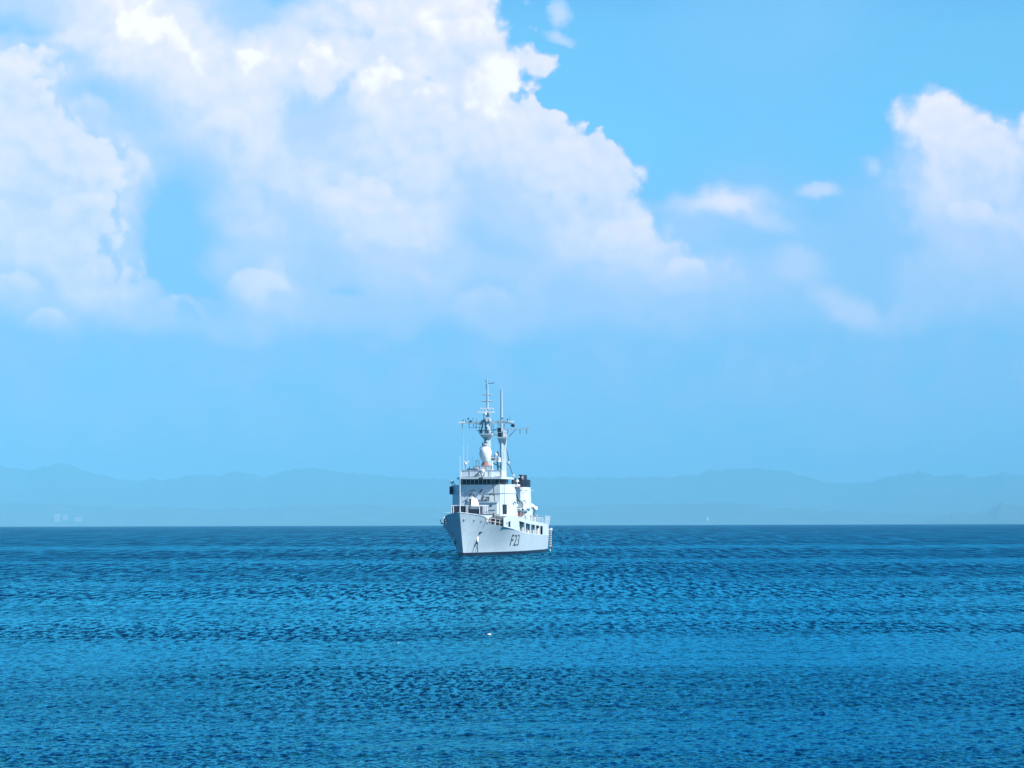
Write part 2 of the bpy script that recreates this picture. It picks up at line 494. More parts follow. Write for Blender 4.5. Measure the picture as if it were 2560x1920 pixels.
def sea_material():
    m, T, b = new_mat('sea water')
    geo = T.n.new('ShaderNodeNewGeometry')
    s = T.sep(geo.outputs['Position'])
    flat = T.xyz(s[0], s[1], 0.0)
    dist = T.vm('LENGTH', flat)
    # ripples finer than the mesh; further off only the larger ones remain readable
    n1 = T.noise(flat, 5.0, 3, 0.6, 0.6)
    n2 = T.noise(flat, 1.1, 4, 0.62, 0.5)
    n3 = T.noise(flat, 0.22, 4, 0.62, 0.4)
    h = T.m('MULTIPLY', n1, T.ss(dist, 260, 90))
    h = T.m('ADD', T.m('MULTIPLY', h, 0.035), T.m('MULTIPLY', T.m('MULTIPLY', n2, T.ss(dist, 150, 500, 0.2, 1.0)), 0.22))
    h = T.m('ADD', h, T.m('MULTIPLY', T.m('MULTIPLY', n3, T.ss(dist, 500, 2500)), 1.0))
    bp = T.n.new('ShaderNodeBump')
    bp.inputs['Strength'].default_value = 1.0
    bp.inputs['Distance'].default_value = 1.0
    T.l.new(h, bp.inputs['Height'])
    # belts where the breeze ruffles the water less or more, painted as reflection strength
    big = T.noise(T.xyz(T.m('MULTIPLY', s[0], 0.012), T.m('MULTIPLY', s[1], 0.05)), 1.0, 5, 0.6)
    # stretched noise paints the crests' light and dark streaks into the reflection, per distance
    st = []
    DC = [70, 108, 166, 256, 395, 610, 1000, 1800, 3600]
    ld = T.m('LOGARITHM', T.m('MAXIMUM', dist, 40.0), 2.718281828)
    for k, D in enumerate(DC):
        c = math.log(D)
        a0 = math.log(DC[k - 1]) if k else -5.0
        a1 = math.log(DC[k + 1]) if k < len(DC) - 1 else 20.0
        kx, ky = (430.0 if k < 3 else 500.0) / D, 1.9 * (75.0 / D) ** 1.9
        nz = T.ss(T.noise(T.xyz(T.m('MULTIPLY', s[0], kx), T.m('MULTIPLY', s[1], ky), k * 7.3), 1.0, 3, 0.62, 0.3), 0.32, 0.70)
        win = T.m('MINIMUM', T.lin(ld, a0, c) if k else 1.0, T.lin(ld, c, a1, 1.0, 0.0) if k < len(DC) - 1 else 1.0)
        g = (1.7, 1.8, 1.9, 1.9, 1.8, 1.6, 1.3, 1.0, 0.6)[k]
        st.append(T.m('MULTIPLY', T.m('SUBTRACT', nz, 0.5), T.m('MULTIPLY', win, g)))
    wob = T.m('SUBTRACT', T.noise(T.xyz(T.m('MULTIPLY', s[0], 0.035), T.m('MULTIPLY', s[1], 0.03)), 1.0, 5, 0.65), 0.5)
    yy = T.m('MULTIPLY', s[1], T.m('ADD', 1.0, T.m('MULTIPLY', wob, 0.24)))
    belt = None
    for y0, y1, g in ((121, 148, .50), (176, 186, .38), (212, 222, .3), (425, 450, .55), (650, 700, .55), (262, 290, .18), (76, 90, .22)):
        e = 0.06 * y0
        k = T.m('MULTIPLY', T.m('MULTIPLY', T.ss(yy, y0 - e, y0), T.ss(yy, y1 + e, y1)), g)
        belt = k if belt is None else T.m('ADD', belt, k)
    mod = T.m('ADD', T.m('MULTIPLY', T.m('SUBTRACT', big, 0.5), 0.95), belt)
    patchy = T.ss(T.noise(T.xyz(T.m('MULTIPLY', s[0], 0.05), T.m('MULTIPLY', s[1], 0.022), 4.0), 1.0, 4, 0.6), 0.35, 0.65, 0.65, 1.35)
    for k in st:
        mod = T.m('ADD', mod, T.m('MULTIPLY', k, patchy))
    body = T.n.new('ShaderNodeBsdfDiffuse')
    body.inputs[0].default_value = (0.0, 0.021, 0.072, 1)
    T.l.new(bp.outputs[0], body.inputs['Normal'])
    gl = T.n.new('ShaderNodeBsdfGlossy')
    gl.inputs['Roughness'].default_value = 0.10
    gl.inputs['Color'].default_value = (0.12, 0.81, 1.0, 1)
    T.l.new(bp.outputs[0], gl.inputs['Normal'])
    lw = T.n.new('ShaderNodeFresnel')
    lw.inputs['IOR'].default_value = 1.333
    T.l.new(bp.outputs[0], lw.inputs['Normal'])
    fac = T.m('MULTIPLY', lw.outputs[0], T.m('MAXIMUM', T.m('ADD', T.ss(dist, 210, 75, 0.57, 0.98), mod), 0.03), clamp=True)  # reflection share raised towards the viewer to brighten the near water
    fac = T.m('MINIMUM', fac, 0.85)
    mix = T.n.new('ShaderNodeMixShader')
    T.l.new(fac, mix.inputs[0])
    T.l.new(body.outputs[0], mix.inputs[1])
    T.l.new(gl.outputs[0], mix.inputs[2])
    out = T.n['Material Output']
    T.l.new(mix.outputs[0], out.inputs['Surface'])
    T.n.remove(b)
    return m


def structure(o):
    o['kind'] = 'structure'
    return o


def link(name, me, mats=None):
    o = bpy.data.objects.new(name, me)
    COL.objects.link(o)
    return o


co, fa = build_sea()
sea = structure(link('sea', mesh_from('sea', co, fa, sea_material())))
del co, fa

# ------------------------------------------------------------------ hills on the far shore
def vnoise1(x, seed):
    g = np.random.RandomState(seed).rand(4096)
    i = np.floor(x).astype(int)
    f = x - i
    f = f * f * (3 - 2 * f)
    return g[i % 4096] * (1 - f) + g[(i + 1) % 4096] * f


def vnoise2(x, y, seed):
    g = np.random.RandomState(seed).rand(256, 256)
    i, j = np.floor(x).astype(int), np.floor(y).astype(int)
    fx, fy = x - i, y - j
    fx = fx * fx * (3 - 2 * fx)
    fy = fy * fy * (3 - 2 * fy)
    a, b_ = g[i % 256, j % 256], g[(i + 1) % 256, j % 256]
    c, d_ = g[i % 256, (j + 1) % 256], g[(i + 1) % 256, (j + 1) % 256]
    return (a * (1 - fx) + b_ * fx) * (1 - fy) + (c * (1 - fx) + d_ * fx) * fy


def fbm2(x, y, seed, octv=5, g=0.5):
    s, a = 0, 1
    for k in range(octv):
        s = s + a * (vnoise2(x * 2 ** k, y * 2 ** k, seed + k) - 0.5)
        a *= g
    return s


# heading (thousandths of 1/7.83 rad, 1280 = straight ahead) against crest height above eye level
RIDGE = [(-900, 90), (-500, 120), (-200, 128), (0, 142), (70, 130), (120, 140), (155, 148), (190, 142), (225, 126), (310, 107), (350, 103), (380, 109), (407, 103),
         (455, 114), (517, 120), (545, 116), (586, 126), (620, 123), (667, 111), (700, 126), (740, 131), (781, 136), (846, 126), (900, 120), (960, 116),
         (1040, 110), (1100, 106), (1200, 104), (1300, 108), (1400, 111), (1500, 111), (1600, 110), (1660, 111), (1741, 116), (1766, 126), (1863, 131), (1961, 126),
         (2006, 109), (2095, 91), (2132, 96), (2156, 92), (2222, 111), (2295, 122), (2335, 109), (2392, 114), (2445, 107), (2498, 117), (2560, 108), (2700, 120), (3000, 80), (3500, 100)]
HEAD = [(2250, -20), (2372, 18), (2412, 20), (2460, 24), (2474, 34), (2486, 43), (2515, 41), (2560, 34), (2620, 30), (2700, 45), (2900, 38), (3200, 20), (3400, -20)]
LOWR = [(-600, 60), (0, 52), (300, 40), (600, 34), (900, 44), (1200, 30), (1500, 42), (1800, 48), (1980, 30), (2150, 22), (2400, 14), (3000, 10)]


def hill_mesh(name, ridge, D, depth_f, depth_b, a0, a1, na, nr, mat, rough, front_noise):
    a = np.linspace(a0, a1, na)
    r = np.concatenate([np.linspace(D - depth_f, D, nr), np.linspace(D, D + depth_b, nr // 3)[1:]])
    Rr, A = np.meshgrid(r, a, indexing='ij')
    hd = 1280 + A * 7830
    xs, ys = zip(*ridge)
    top = np.interp(hd[0], xs, ys) / 7830 * D + D * D / (2 * EARTH)
    k = 1500
    top0 = top
    top = top + rough * (vnoise1(hd[0] / 13, 3) - .5 + .6 * (vnoise1(hd[0] / 5.5, 4) - .5) + .35 * (vnoise1(hd[0] / 2.4, 6) - .5))
    t = (Rr - (D - depth_f)) / depth_f
    prof = np.where(t < 1, np.clip(t, 0, 1) ** 0.9, np.clip(1 - (Rr - D) / depth_b, 0, 1))
    X, Y = Rr * np.sin(A), Rr * np.cos(A)
    ridg = (0.5 - np.abs(fbm2(X / front_noise, Y / front_noise, 21, 6)))
    Z = (top0[None, :] + (top - top0)[None, :] * np.clip(prof, 0, 1) ** 12) * prof * (1 - 0.55 * (1 - prof) * (1 - 2 * (ridg - .2))) - Rr ** 2 / (2 * EARTH)
    Z = Z - (1 - prof) * 20
    n1, n2 = len(r), na
    idx = np.arange(n1 * n2).reshape(n1, n2)
    q = np.stack([idx[:-1, :-1], idx[:-1, 1:], idx[1:, 1:], idx[1:, :-1]], -1).reshape(-1, 4)
    return structure(link(name, mesh_from(name, np.stack([X, Y, Z], -1).reshape(-1, 3), q[:, ::-1], mat)))


def hill_mat():
    m, T, b = new_mat('wooded hillside')
    geo = T.n.new('ShaderNodeNewGeometry')
    n = T.noise(geo.outputs['Position'], 0.004, 6, 0.6, dim='3D')
    c = T.ramp(n, [(0.3, (0.030, 0.055, 0.030)), (0.55, (0.055, 0.085, 0.040)), (0.75, (0.12, 0.13, 0.08))])
    T.l.new(c, b.inputs['Base Color'])
    b.inputs['Roughness'].default_value = 0.9
    return m


HM = hill_mat()
hill_mesh('hills', RIDGE, 36000, 7000, 4000, -0.30, 0.30, 1400, 60, HM, 26, 2600)
hill_mesh('low_foothills', LOWR, 27500, 1800, 1200, -0.28, 0.28, 700, 30, HM, 18, 900)
hill_mesh('headland', HEAD, 24000, 2500, 2500, 0.12, 0.29, 420, 40, HM, 22, 900)

# ------------------------------------------------------------------ hazy air
def build_haze():
    bm = bmesh.new()
    x0, x1, y0, y1, z0, z1 = -16500, 16500, -3000, 41500, -300, 740
    vs = [bm.verts.new(v) for v in ((x0, y0, z0), (x1, y0, z0), (x1, y1, z0), (x0, y1, z0), (x0, y0, z1), (x1, y0, z1), (x1, y1, z1), (x0, y1, z1))]
    for f in ((3, 2, 1, 0), (4, 5, 6, 7), (0, 1, 5, 4), (1, 2, 6, 5), (2, 3, 7, 6), (3, 0, 4, 7)):
        bm.faces.new([vs[i] for i in f])
    me = bpy.data.meshes.new('haze')
    bm.to_mesh(me)
    m = bpy.data.materials.new('hazy air')
    m.use_nodes = True
    t = m.node_tree
    for nd in list(t.nodes):
        t.nodes.remove(nd)
    v = t.nodes.new('ShaderNodeVolumePrincipled')
    v.inputs['Color'].default_value = (*HAZE_COLOR, 1)
    v.inputs['Density'].default_value = HAZE_DENSITY
    v.inputs['Anisotropy'].default_value = -0.25
    o_ = t.nodes.new('ShaderNodeOutputMaterial')
    t.links.new(v.outputs[0], o_.inputs['Volume'])
    me.materials.append(m)
    o = link('haze', me)
    o['kind'] = 'stuff'
    o['label'] = 'pale blue haze over the sea and far hills'
    o['category'] = 'haze'
    return o


HAZE_COLOR = (0.23, 0.70, 1.0)
HAZE_DENSITY = 6.5e-5
build_haze()

# ================================================================== mesh builder
class MB:
    """collects simple shapes; build() links them as ONE mesh object"""
    def __init__(self):
        self.v, self.f = [], []

    def add(self, vs, fs):
        o = len(self.v)
        self.v += [tuple(p) for p in vs]
        self.f += [tuple(i + o for i in f) for f in fs]
        return self

    def box(self, x0, x1, y0, y1, z0, z1, bev=0.0):
        if bev:
            b = bev
            poly = [(x0 + b, y0), (x1 - b, y0), (x1, y0 + b), (x1, y1 - b), (x1 - b, y1), (x0 + b, y1), (x0, y1 - b), (x0, y0 + b)]
            return self.prism(poly, z0, z1)
        return self.add([(x0, y0, z0), (x1, y0, z0), (x1, y1, z0), (x0, y1, z0), (x0, y0, z1), (x1, y0, z1), (x1, y1, z1), (x0, y1, z1)],
                        [(3, 2, 1, 0), (4, 5, 6, 7), (0, 1, 5, 4), (1, 2, 6, 5), (2, 3, 7, 6), (3, 0, 4, 7)])

    def prism(self, poly, z0, z1, top=None):
        """vertical prism, anticlockwise plan; top = other plan polygon of the same length"""
        n = len(poly)
        t = top or poly
        vs = [(p[0], p[1], z0) for p in poly] + [(p[0], p[1], z1) for p in t]
        fs = [tuple(range(n - 1, -1, -1)), tuple(range(n, 2 * n))]
        fs += [(i, (i + 1) % n, n + (i + 1) % n, n + i) for i in range(n)]
        return self.add(vs, fs)

    def rod(self, a, b, r, r2=None, n=8):
        a, b = Vector(a), Vector(b)
        r2 = r if r2 is None else r2
        d = (b - a).normalized()
        u = d.cross(Vector((0, 0, 1)))
        if u.length < 1e-3:
            u = Vector((1, 0, 0))
        u.normalize()
        w = d.cross(u)
        vs = [a + (u * cos(2 * pi * k / n) + w * sin(2 * pi * k / n)) * r for k in range(n)]
        vs += [b + (u * cos(2 * pi * k / n) + w * sin(2 * pi * k / n)) * r2 for k in range(n)]
        fs = [tuple(range(n - 1, -1, -1)), tuple(range(n, 2 * n))]
        fs += [(k, (k + 1) % n, n + (k + 1) % n, n + k) for k in range(n)]
        return self.add(vs, fs)

    def path(self, pts, r, n=6):
        for a, b in zip(pts[:-1], pts[1:]):
            self.rod(a, b, r, n=n)
        return self

    def lathe(self, prof, n=20, c=(0, 0, 0), axis='z', squash=(1, 1)):
        """prof: list of (radius, height)"""
        vs, fs = [], []
        for r, h in prof:
            for k in range(n):
                a = 2 * pi * k / n
                p = (r * cos(a) * squash[0], r * sin(a) * squash[1], h)
                if axis == 'x':
                    p = (p[2], p[0], p[1])
                elif axis == 'y':
                    p = (p[1], p[2], p[0])
                vs.append((p[0] + c[0], p[1] + c[1], p[2] + c[2]))
        m = len(prof)
        for i in range(m - 1):
            for k in range(n):
                fs.append((i * n + k, i * n + (k + 1) % n, (i + 1) * n + (k + 1) % n, (i + 1) * n + k))
        fs.append(tuple(range(n - 1, -1, -1)))
        fs.append(tuple((m - 1) * n + k for k in range(n)))
        return self.add(vs, fs)

    def ball(self, c, rx, ry, rz, n=20, m=12):
        prof = [(max(sin(pi * i / m), 0.001), -cos(pi * i / m)) for i in range(m + 1)]
        b = MB().lathe(prof, n)
        return self.add([(p[0] * rx + c[0], p[1] * ry + c[1], p[2] * rz + c[2]) for p in b.v], b.f)

    def wall(self, poly, plane, t):
        """vertical wall from side-view outline poly [(x, z)], centred on y = plane with thickness t"""
        n = len(poly)
        vs = [(p[0], plane - t / 2, p[1]) for p in poly] + [(p[0], plane + t / 2, p[1]) for p in poly]
        fs = [tuple(range(n)), tuple(range(2 * n - 1, n - 1, -1))]
        fs += [(i, n + i, n + (i + 1) % n, (i + 1) % n) for i in range(n)]
        return self.add(vs, fs)

    def turn(self, ang, axis='Z', c=(0, 0, 0)):
        M = Matrix.Translation(c) @ Matrix.Rotation(ang, 4, axis) @ Matrix.Translation([-q for q in c])
        self.v = [tuple(M @ Vector(p)) for p in self.v]
        return self

    def move(self, d):
        self.v = [(p[0] + d[0], p[1] + d[1], p[2] + d[2]) for p in self.v]
        return self

    def build(self, name, mat, parent=None, smooth=False, bevel=0.0):
        me = bpy.data.meshes.new(name)
        me.from_pydata(self.v, [], self.f)
        me.materials.append(mat)
        bm = bmesh.new()
        bm.from_mesh(me)
        bmesh.ops.recalc_face_normals(bm, faces=bm.faces)
        if bevel:
            bmesh.ops.bevel(bm, geom=list(bm.edges), offset=bevel, segments=1, affect='EDGES', clamp_overlap=True)
        bm.to_mesh(me)
        bm.free()
        if smooth:
            me.shade_smooth()
        o = bpy.data.objects.new(name, me)
        COL.objects.link(o)
        if parent:
            o.parent = parent
        return o


def tag(o, label, cat, group=None):
    o['label'] = label
    o['category'] = cat
    if group:
        o['group'] = group
    return o


def empty(name, loc, rz=0.0):
    o = bpy.data.objects.new(name, None)
    COL.objects.link(o)
    o.location = loc
    o.rotation_euler = (0, 0, rz)
    return o


# ------------------------------------------------------------------ paints
def paint(name, col, rough=0.45, wear=0.10, streak=(0.35, 0.28, 0.2), metallic=0.0, streaks=0.0):
    m, T, b = new_mat(name)
    tcn = T.n.new('ShaderNodeTexCoord')
    p = tcn.outputs['Object']
    n = T.noise(p, 0.8, 5, 0.6, dim='3D')
    k = T.lin(n, 0.3, 0.7, 1 - wear, 1 + wear * 0.6)
    base = T.vm('SCALE', col, s=k)
    if streaks:
        s = T.sep(p)
        q = T.xyz(T.m('MULTIPLY', s[0], 1.6), T.m('MULTIPLY', s[1], 1.6), T.m('MULTIPLY', s[2], 0.16))
        f = T.ss(T.noise(q, 1.0, 4, 0.6, dim='3D'), 0.56, 0.80)
        base = T.mixc(T.m('MULTIPLY', f, streaks), base, streak)
    T.l.new(base, b.inputs['Base Color'])
    b.inputs['Roughness'].default_value = rough
    b.inputs['Metallic'].default_value = metallic
    return m


PAINT = paint('lightened ship grey', (0.53, 0.61, 0.64), 0.42, 0.08, (0.30, 0.30, 0.27), streaks=0.4)  # the hull's own paint, made lighter for the light these faces catch
HULLP = paint('grey hull paint', (0.43, 0.525, 0.57), 0.40, 0.07, (0.24, 0.24, 0.22), streaks=0.6)
WHITE = paint('white gloss paint', (0.80, 0.80, 0.79), 0.35, 0.03)
MASTP = paint('mast grey paint', (0.38, 0.48, 0.52), 0.5, 0.15)
BLACK = paint('black paint', (0.012, 0.016, 0.03), 0.4, 0.2)
DECK = paint('dark deck coating', (0.09, 0.11, 0.13), 0.8, 0.2)
DARK = paint('dark metal', (0.03, 0.045, 0.055), 0.5, 0.2)
CANVAS_SHADE = paint('dark canvas and wing shade', (0.012, 0.02, 0.045), 0.9, 0.2)  # also paints the shade of the starboard bridge wing
SCREEN = paint('pale grey screens', (0.50, 0.56, 0.60), 0.7, 0.12)
RUST = paint('red brown primer', (0.30, 0.12, 0.09), 0.7, 0.3)
REDP = paint('red paint', (0.50, 0.045, 0.03), 0.5, 0.15)
ORNG = paint('orange canvas', (0.70, 0.22, 0.06), 0.7, 0.15)
TUBE = paint('grey rubber', (0.10, 0.14, 0.18), 0.6, 0.15)
DISH = paint('dish grey', (0.28, 0.36, 0.40), 0.55, 0.1)
GLASS, GT, GB = new_mat('dark wheelhouse glass')
GB.inputs['Base Color'].default_value = (0.006, 0.008, 0.012, 1)
GB.inputs['Roughness'].default_value = 0.35
GB.inputs['Specular IOR Level'].default_value = 0.25
NUMB = paint('dark number paint', (0.03, 0.05, 0.055), 0.5, 0.1)

# ================================================================== the ship (x forward, y to port, z up, origin amidships on the waterline)
SH = empty('naval_ship', (-2.572, 548.62, -0.02), R(-98.0))
tag(SH, 'light grey naval ship at anchor with two tall masts, seen from the port bow', 'ship')


def P_(mb, name, mat, parent=None, **k):
    return mb.build(name, mat, parent or SH, **k)


def itp(x, tab):
    xs = [a for a, _ in tab]
    ys = [b for _, b in tab]
    return float(np.interp(x, xs[::-1] if xs[0] > xs[-1] else xs, ys[::-1] if xs[0] > xs[-1] else ys))


YD = [(43, 0.10), (42.5, .62), (42, 1.05), (41, 1.72), (40, 2.28), (39, 2.74), (38, 3.12), (36.5, 3.58), (35, 3.95), (32, 4.55), (28, 5.12), (24, 5.42), (20, 5.55), (0, 5.6), (-20, 5.35), (-30, 4.85), (-39, 3.98)]
YW = [(43, 0.06), (42, 0.25), (40, 0.75), (36, 1.6), (30, 2.75), (24, 3.7), (16, 4.7), (8, 5.15), (0, 5.3), (-20, 5.1), (-30, 4.6), (-39, 3.75)]
ZD = [(43, 7.0), (41, 6.78), (39, 6.56), (37.6, 6.38), (37.0, 6.2), (36.2, 5.45), (35.6, 5.25), (32, 5.0), (28, 4.76), (20, 4.34), (11.6, 3.8), (-1, 3.35), (-20, 3.05), (-39, 2.98)]
ZF = [(43, 7.0), (36, 6.3), (28, 4.8), (20, 4.34), (11.6, 3.8), (-1, 3.35), (-39, 2.98)]


def stemx(z):
    return 39 + 4.0 * max(z, -1.5) / 7.0


def half(xd, z):
    """hull half breadth for station xd (named by its deck position) at height z"""
    f = min(max(z / itp(xd, ZF), 0), 1)
    p = itp(xd, [(43, 1.15), (30, 1.5), (15, 1.1), (-39, 0.8)])
    a, b_ = itp(xd, YW), itp(xd, YD)
    y = a + (b_ - a) * f ** p
    if z < 0:
        y *= 1 + z * 0.06
    return y


def hullpt(xd, z):
    s = (xd + 39) / 82
    return (-39 + s * (stemx(z) + 39), half(xd, z), z)


ST = sorted(set([43, 42.7, 42.4, 42, 41.5, 41, 40.5, 40, 39.5, 39, 38.5, 38, 37.6, 37.3, 37, 36.6, 36.2, 35.6, 35, 34, 33, 32, 30, 28, 26, 24, 22, 20, 17, 14, 11.6, 8, 4, 0, -4, -8, -12, -16, -20, -24, -28, -32, -36, -39]), reverse=True)


def hull_rows(lo, hi, n):
    """shell between heights lo and hi(xd)"""
    mb = MB()
    for sgn in (1, -1):
        rows = []
        for xd in ST:
            top = hi(xd)
            rows.append([hullpt(xd, lo + (top - lo) * k / n) for k in range(n + 1)])
        vs = [(p[0], p[1] * sgn, p[2]) for r in rows for p in r]
        fs = []
        m = n + 1
        for i in range(len(ST) - 1):
            for k in range(n):
                fs.append((i * m + k, (i + 1) * m + k, (i + 1) * m + k + 1, i * m + k + 1))
        mb.add(vs, fs)
    return mb


hb = hull_rows(0.5, lambda x: itp(x, ZD), 14)
# stem bar closing the bow and the transom
n = 12
for k in range(n):
    z0, z1 = 0.5 + 6.5 * k / n, 0.5 + 6.5 * (k + 1) / n
    a, b_ = hullpt(43, z0), hullpt(43, z1)
    hb.add([(a[0], a[1], z0), (a[0] + .08, 0, z0), (b_[0] + .08, 0, z1), (b_[0], b_[1], z1), (a[0], -a[1], z0), (b_[0], -b_[1], z1)], [(0, 1, 2, 3), (1, 4, 5, 2)])
hb.add([(-39, half(-39, 0.5), .5), (-39, half(-39, 2.98), 2.98), (-39, -half(-39, 2.98), 2.98), (-39, -half(-39, .5), .5)], [(0, 1, 2, 3)])
hull = P_(hb, 'hull', HULLP, smooth=False)
for pg in hull.data.polygons:
    pg.use_smooth = True
bt = hull_rows(-1.4, lambda x: 0.5, 3)
a = hullpt(43, -1.4)
b_ = hullpt(43, .5)
bt.add([(a[0], a[1], -1.4), (a[0] + .08, 0, -1.4), (b_[0] + .08, 0, .5), (b_[0], b_[1], .5), (a[0], -a[1], -1.4), (b_[0], -b_[1], .5)], [(0, 1, 2, 3), (1, 4, 5, 2)])
bt.add([(-39, half(-39, -1.4), -1.4), (-39, half(-39, .5), .5), (-39, -half(-39, .5), .5), (-39, -half(-39, -1.4), -1.4)], [(0, 1, 2, 3)])
P_(bt, 'waterline_stripe', BLACK, smooth=True)
# thin rail cap on the bulwark
cap = MB()
for sgn in (1, -1):
    pts = []
    for xd in ST:
        if xd >= 35:
            p = hullpt(xd, itp(xd, ZD))
            pts.append((p[0], p[1] * sgn, p[2] + .03))
    cap.path(pts, 0.07)
P_(cap, 'bulwark_rail', PAINT, hull)
# decks
dk = MB()
for x0, x1 in zip([x for x in ST if x <= 42.4][:-1], [x for x in ST if x <= 42.4][1:]):
    zs = []
    for x in (x0, x1):
        z = min(itp(x, ZD) - 0.06, itp(x, [(42.4, 5.6), (36, 5.15), (32, 4.94)]) if x > 32 else 99)
        zs.append(z)
    pa, pb = hullpt(x0, zs[0]), hullpt(x1, zs[1])
    dk.add([(pa[0], pa[1] - .03, zs[0]), (pb[0], pb[1] - .03, zs[1]), (pb[0], -pb[1] + .03, zs[1]), (pa[0], -pa[1] + .03, zs[0])], [(0, 1, 2, 3)])
P_(dk, 'main_deck', DECK)

# hull number F23, laid on the port side plating
def text_mesh(s, size, ex=0.0):
    cu = bpy.data.curves.new('hull_number', 'FONT')
    cu.body = s
    cu.size = size
    cu.offset = 0.0
    cu.space_character = 1.12
    to = bpy.data.objects.new('hull_number', cu)
    me = bpy.data.meshes.new_from_object(to)
    bpy.data.objects.remove(to)
    return me


def hull_number(sgn):
    me = text_mesh('F23', 2.5)
    bm = bmesh.new()
    bm.from_mesh(me)
    bmesh.ops.triangulate(bm, faces=bm.faces)
    xs = [v.co.x for v in bm.verts]
    ys = [v.co.y for v in bm.verts]
    w, h = max(xs) - min(xs), max(ys) - min(ys)
    for v in bm.verts:
        fx, fz = (v.co.x - min(xs)) / w, (v.co.y - min(ys)) / h
        z = 1.42 + fz * 1.95
        xd = (19.9 - fx * 7.2) if sgn > 0 else (12.7 + fx * 7.2)
        p = hullpt(xd, z)
        v.co = (p[0], (p[1] + 0.035) * sgn, z)
    bm.to_mesh(me)
    bm.free()
    me.materials.clear()
    me.materials.append(NUMB)
    o = bpy.data.objects.new('hull_number', me)
    COL.objects.link(o)
    o.parent = SH
    return o


hull_number(1)
hull_number(-1)
# bow hawse pipes and anchors; a dark sheet paints the shade in each hood
for sgn in (1, -1):
    c = hullpt(37.6, 3.35)
    y = c[1] * sgn
    pocket = MB().add([(c[0] + .15, y - .1 * sgn, 3.75), (c[0] - 1.7, (half(36, 3.9) + .05) * sgn, 3.95), (c[0] - .3, y + .06 * sgn, 3.1), (c[0] + .45, y - .10 * sgn, 3.0),
                     (c[0] + .15, y - .5 * sgn, 3.75), (c[0] - .3, y - .5 * sgn, 3.1)], [(0, 1, 2, 3), (0, 4, 5, 3)])
    pocket = MB()
    for k in range(6):
        a0, a1 = hullpt(37.9 - k * .25, 3.9), hullpt(37.65 - k * .25, 3.9)
        lo0, lo1 = 3.25 + k * .12, 3.25 + (k + 1) * .12
        b0, b1 = hullpt(37.9 - k * .25, lo0), hullpt(37.65 - k * .25, lo1)
        e = 0.04
        pocket.add([(a0[0], (a0[1] + e) * sgn, 3.9), (a1[0], (a1[1] + e) * sgn, 3.9), (b1[0], (b1[1] + e) * sgn, lo1), (b0[0], (b0[1] + e) * sgn, lo0)], [(0, 1, 2, 3)])
    hw = P_(pocket, 'hawse_shade', DARK)
    q = hullpt(37.9, 2.75)
    plate = MB().ball((q[0], (q[1] - .02) * sgn, 2.75), .34, .20, .75)
    P_(plate, 'bolster_plate', WHITE if sgn > 0 else HULLP, hw, smooth=True)
    an = MB()
    q2 = hullpt(38.3, 2.3)
    yy = (q2[1] + .22) * sgn
    an.rod((q2[0], yy, 3.3), (q2[0], yy, 1.95), .10)
    an.rod((q2[0] - .45, yy, 2.25), (q2[0], yy, 1.8), .09)
    an.rod((q2[0] + .35, yy, 2.25), (q2[0], yy, 1.8), .09)
    P_(an, 'anchor', DARK)
    if sgn > 0:
        ch = MB()
        ch.path([(q2[0] + .05, yy, 1.85), (q2[0] + .2, yy + .05, 1.0), (q2[0] + .22, yy + .08, -.6)], .075)
        ch.path([(q2[0] + .1, yy, 1.85), (q2[0] + 1.0, yy - .1, .9), (q2[0] + 1.6, yy - .2, 0.35)], .04)
        P_(ch, 'anchor_chain', DARK)
# mooring fairleads along the bow
for sgn in (1, -1):
    for xd, zz in ((42.4, 5.95), (40.2, 5.92), (38.1, 5.75)):
        p = hullpt(xd, zz)
        f1 = MB().lathe([(0.16, -.05), (0.22, 0.0), (0.22, .05), (0.15, .08)], 12, axis='y')
        f1.v = [(v[0] + p[0], v[1] * sgn + p[1] * sgn, v[2] + zz) for v in f1.v]
        fl = P_(f1, 'fairlead', PAINT)
        f2 = MB().lathe([(0.12, .081), (0.12, .10)], 12, axis='y')
        f2.v = [(v[0] + p[0], (v[1] + p[1]) * sgn, v[2] + zz) for v in f2.v]
        P_(f2, 'fairlead_mouth', DARK, fl)
# starboard bow sponson with its anchor light and white bell mouth
sp = MB().box(29.8, 30.2, -5.12, -4.7, 5.2, 5.35).rod((30, -5.05, 5.2), (30.2, -5.2, 5.9), .06)
P_(sp, 'boat_boom_bracket', DARK)
P_(MB().ball((33.2, -half(33.2, 5) - .05, 4.75), .2, .12, .34), 'bell_mouth', WHITE, smooth=True)

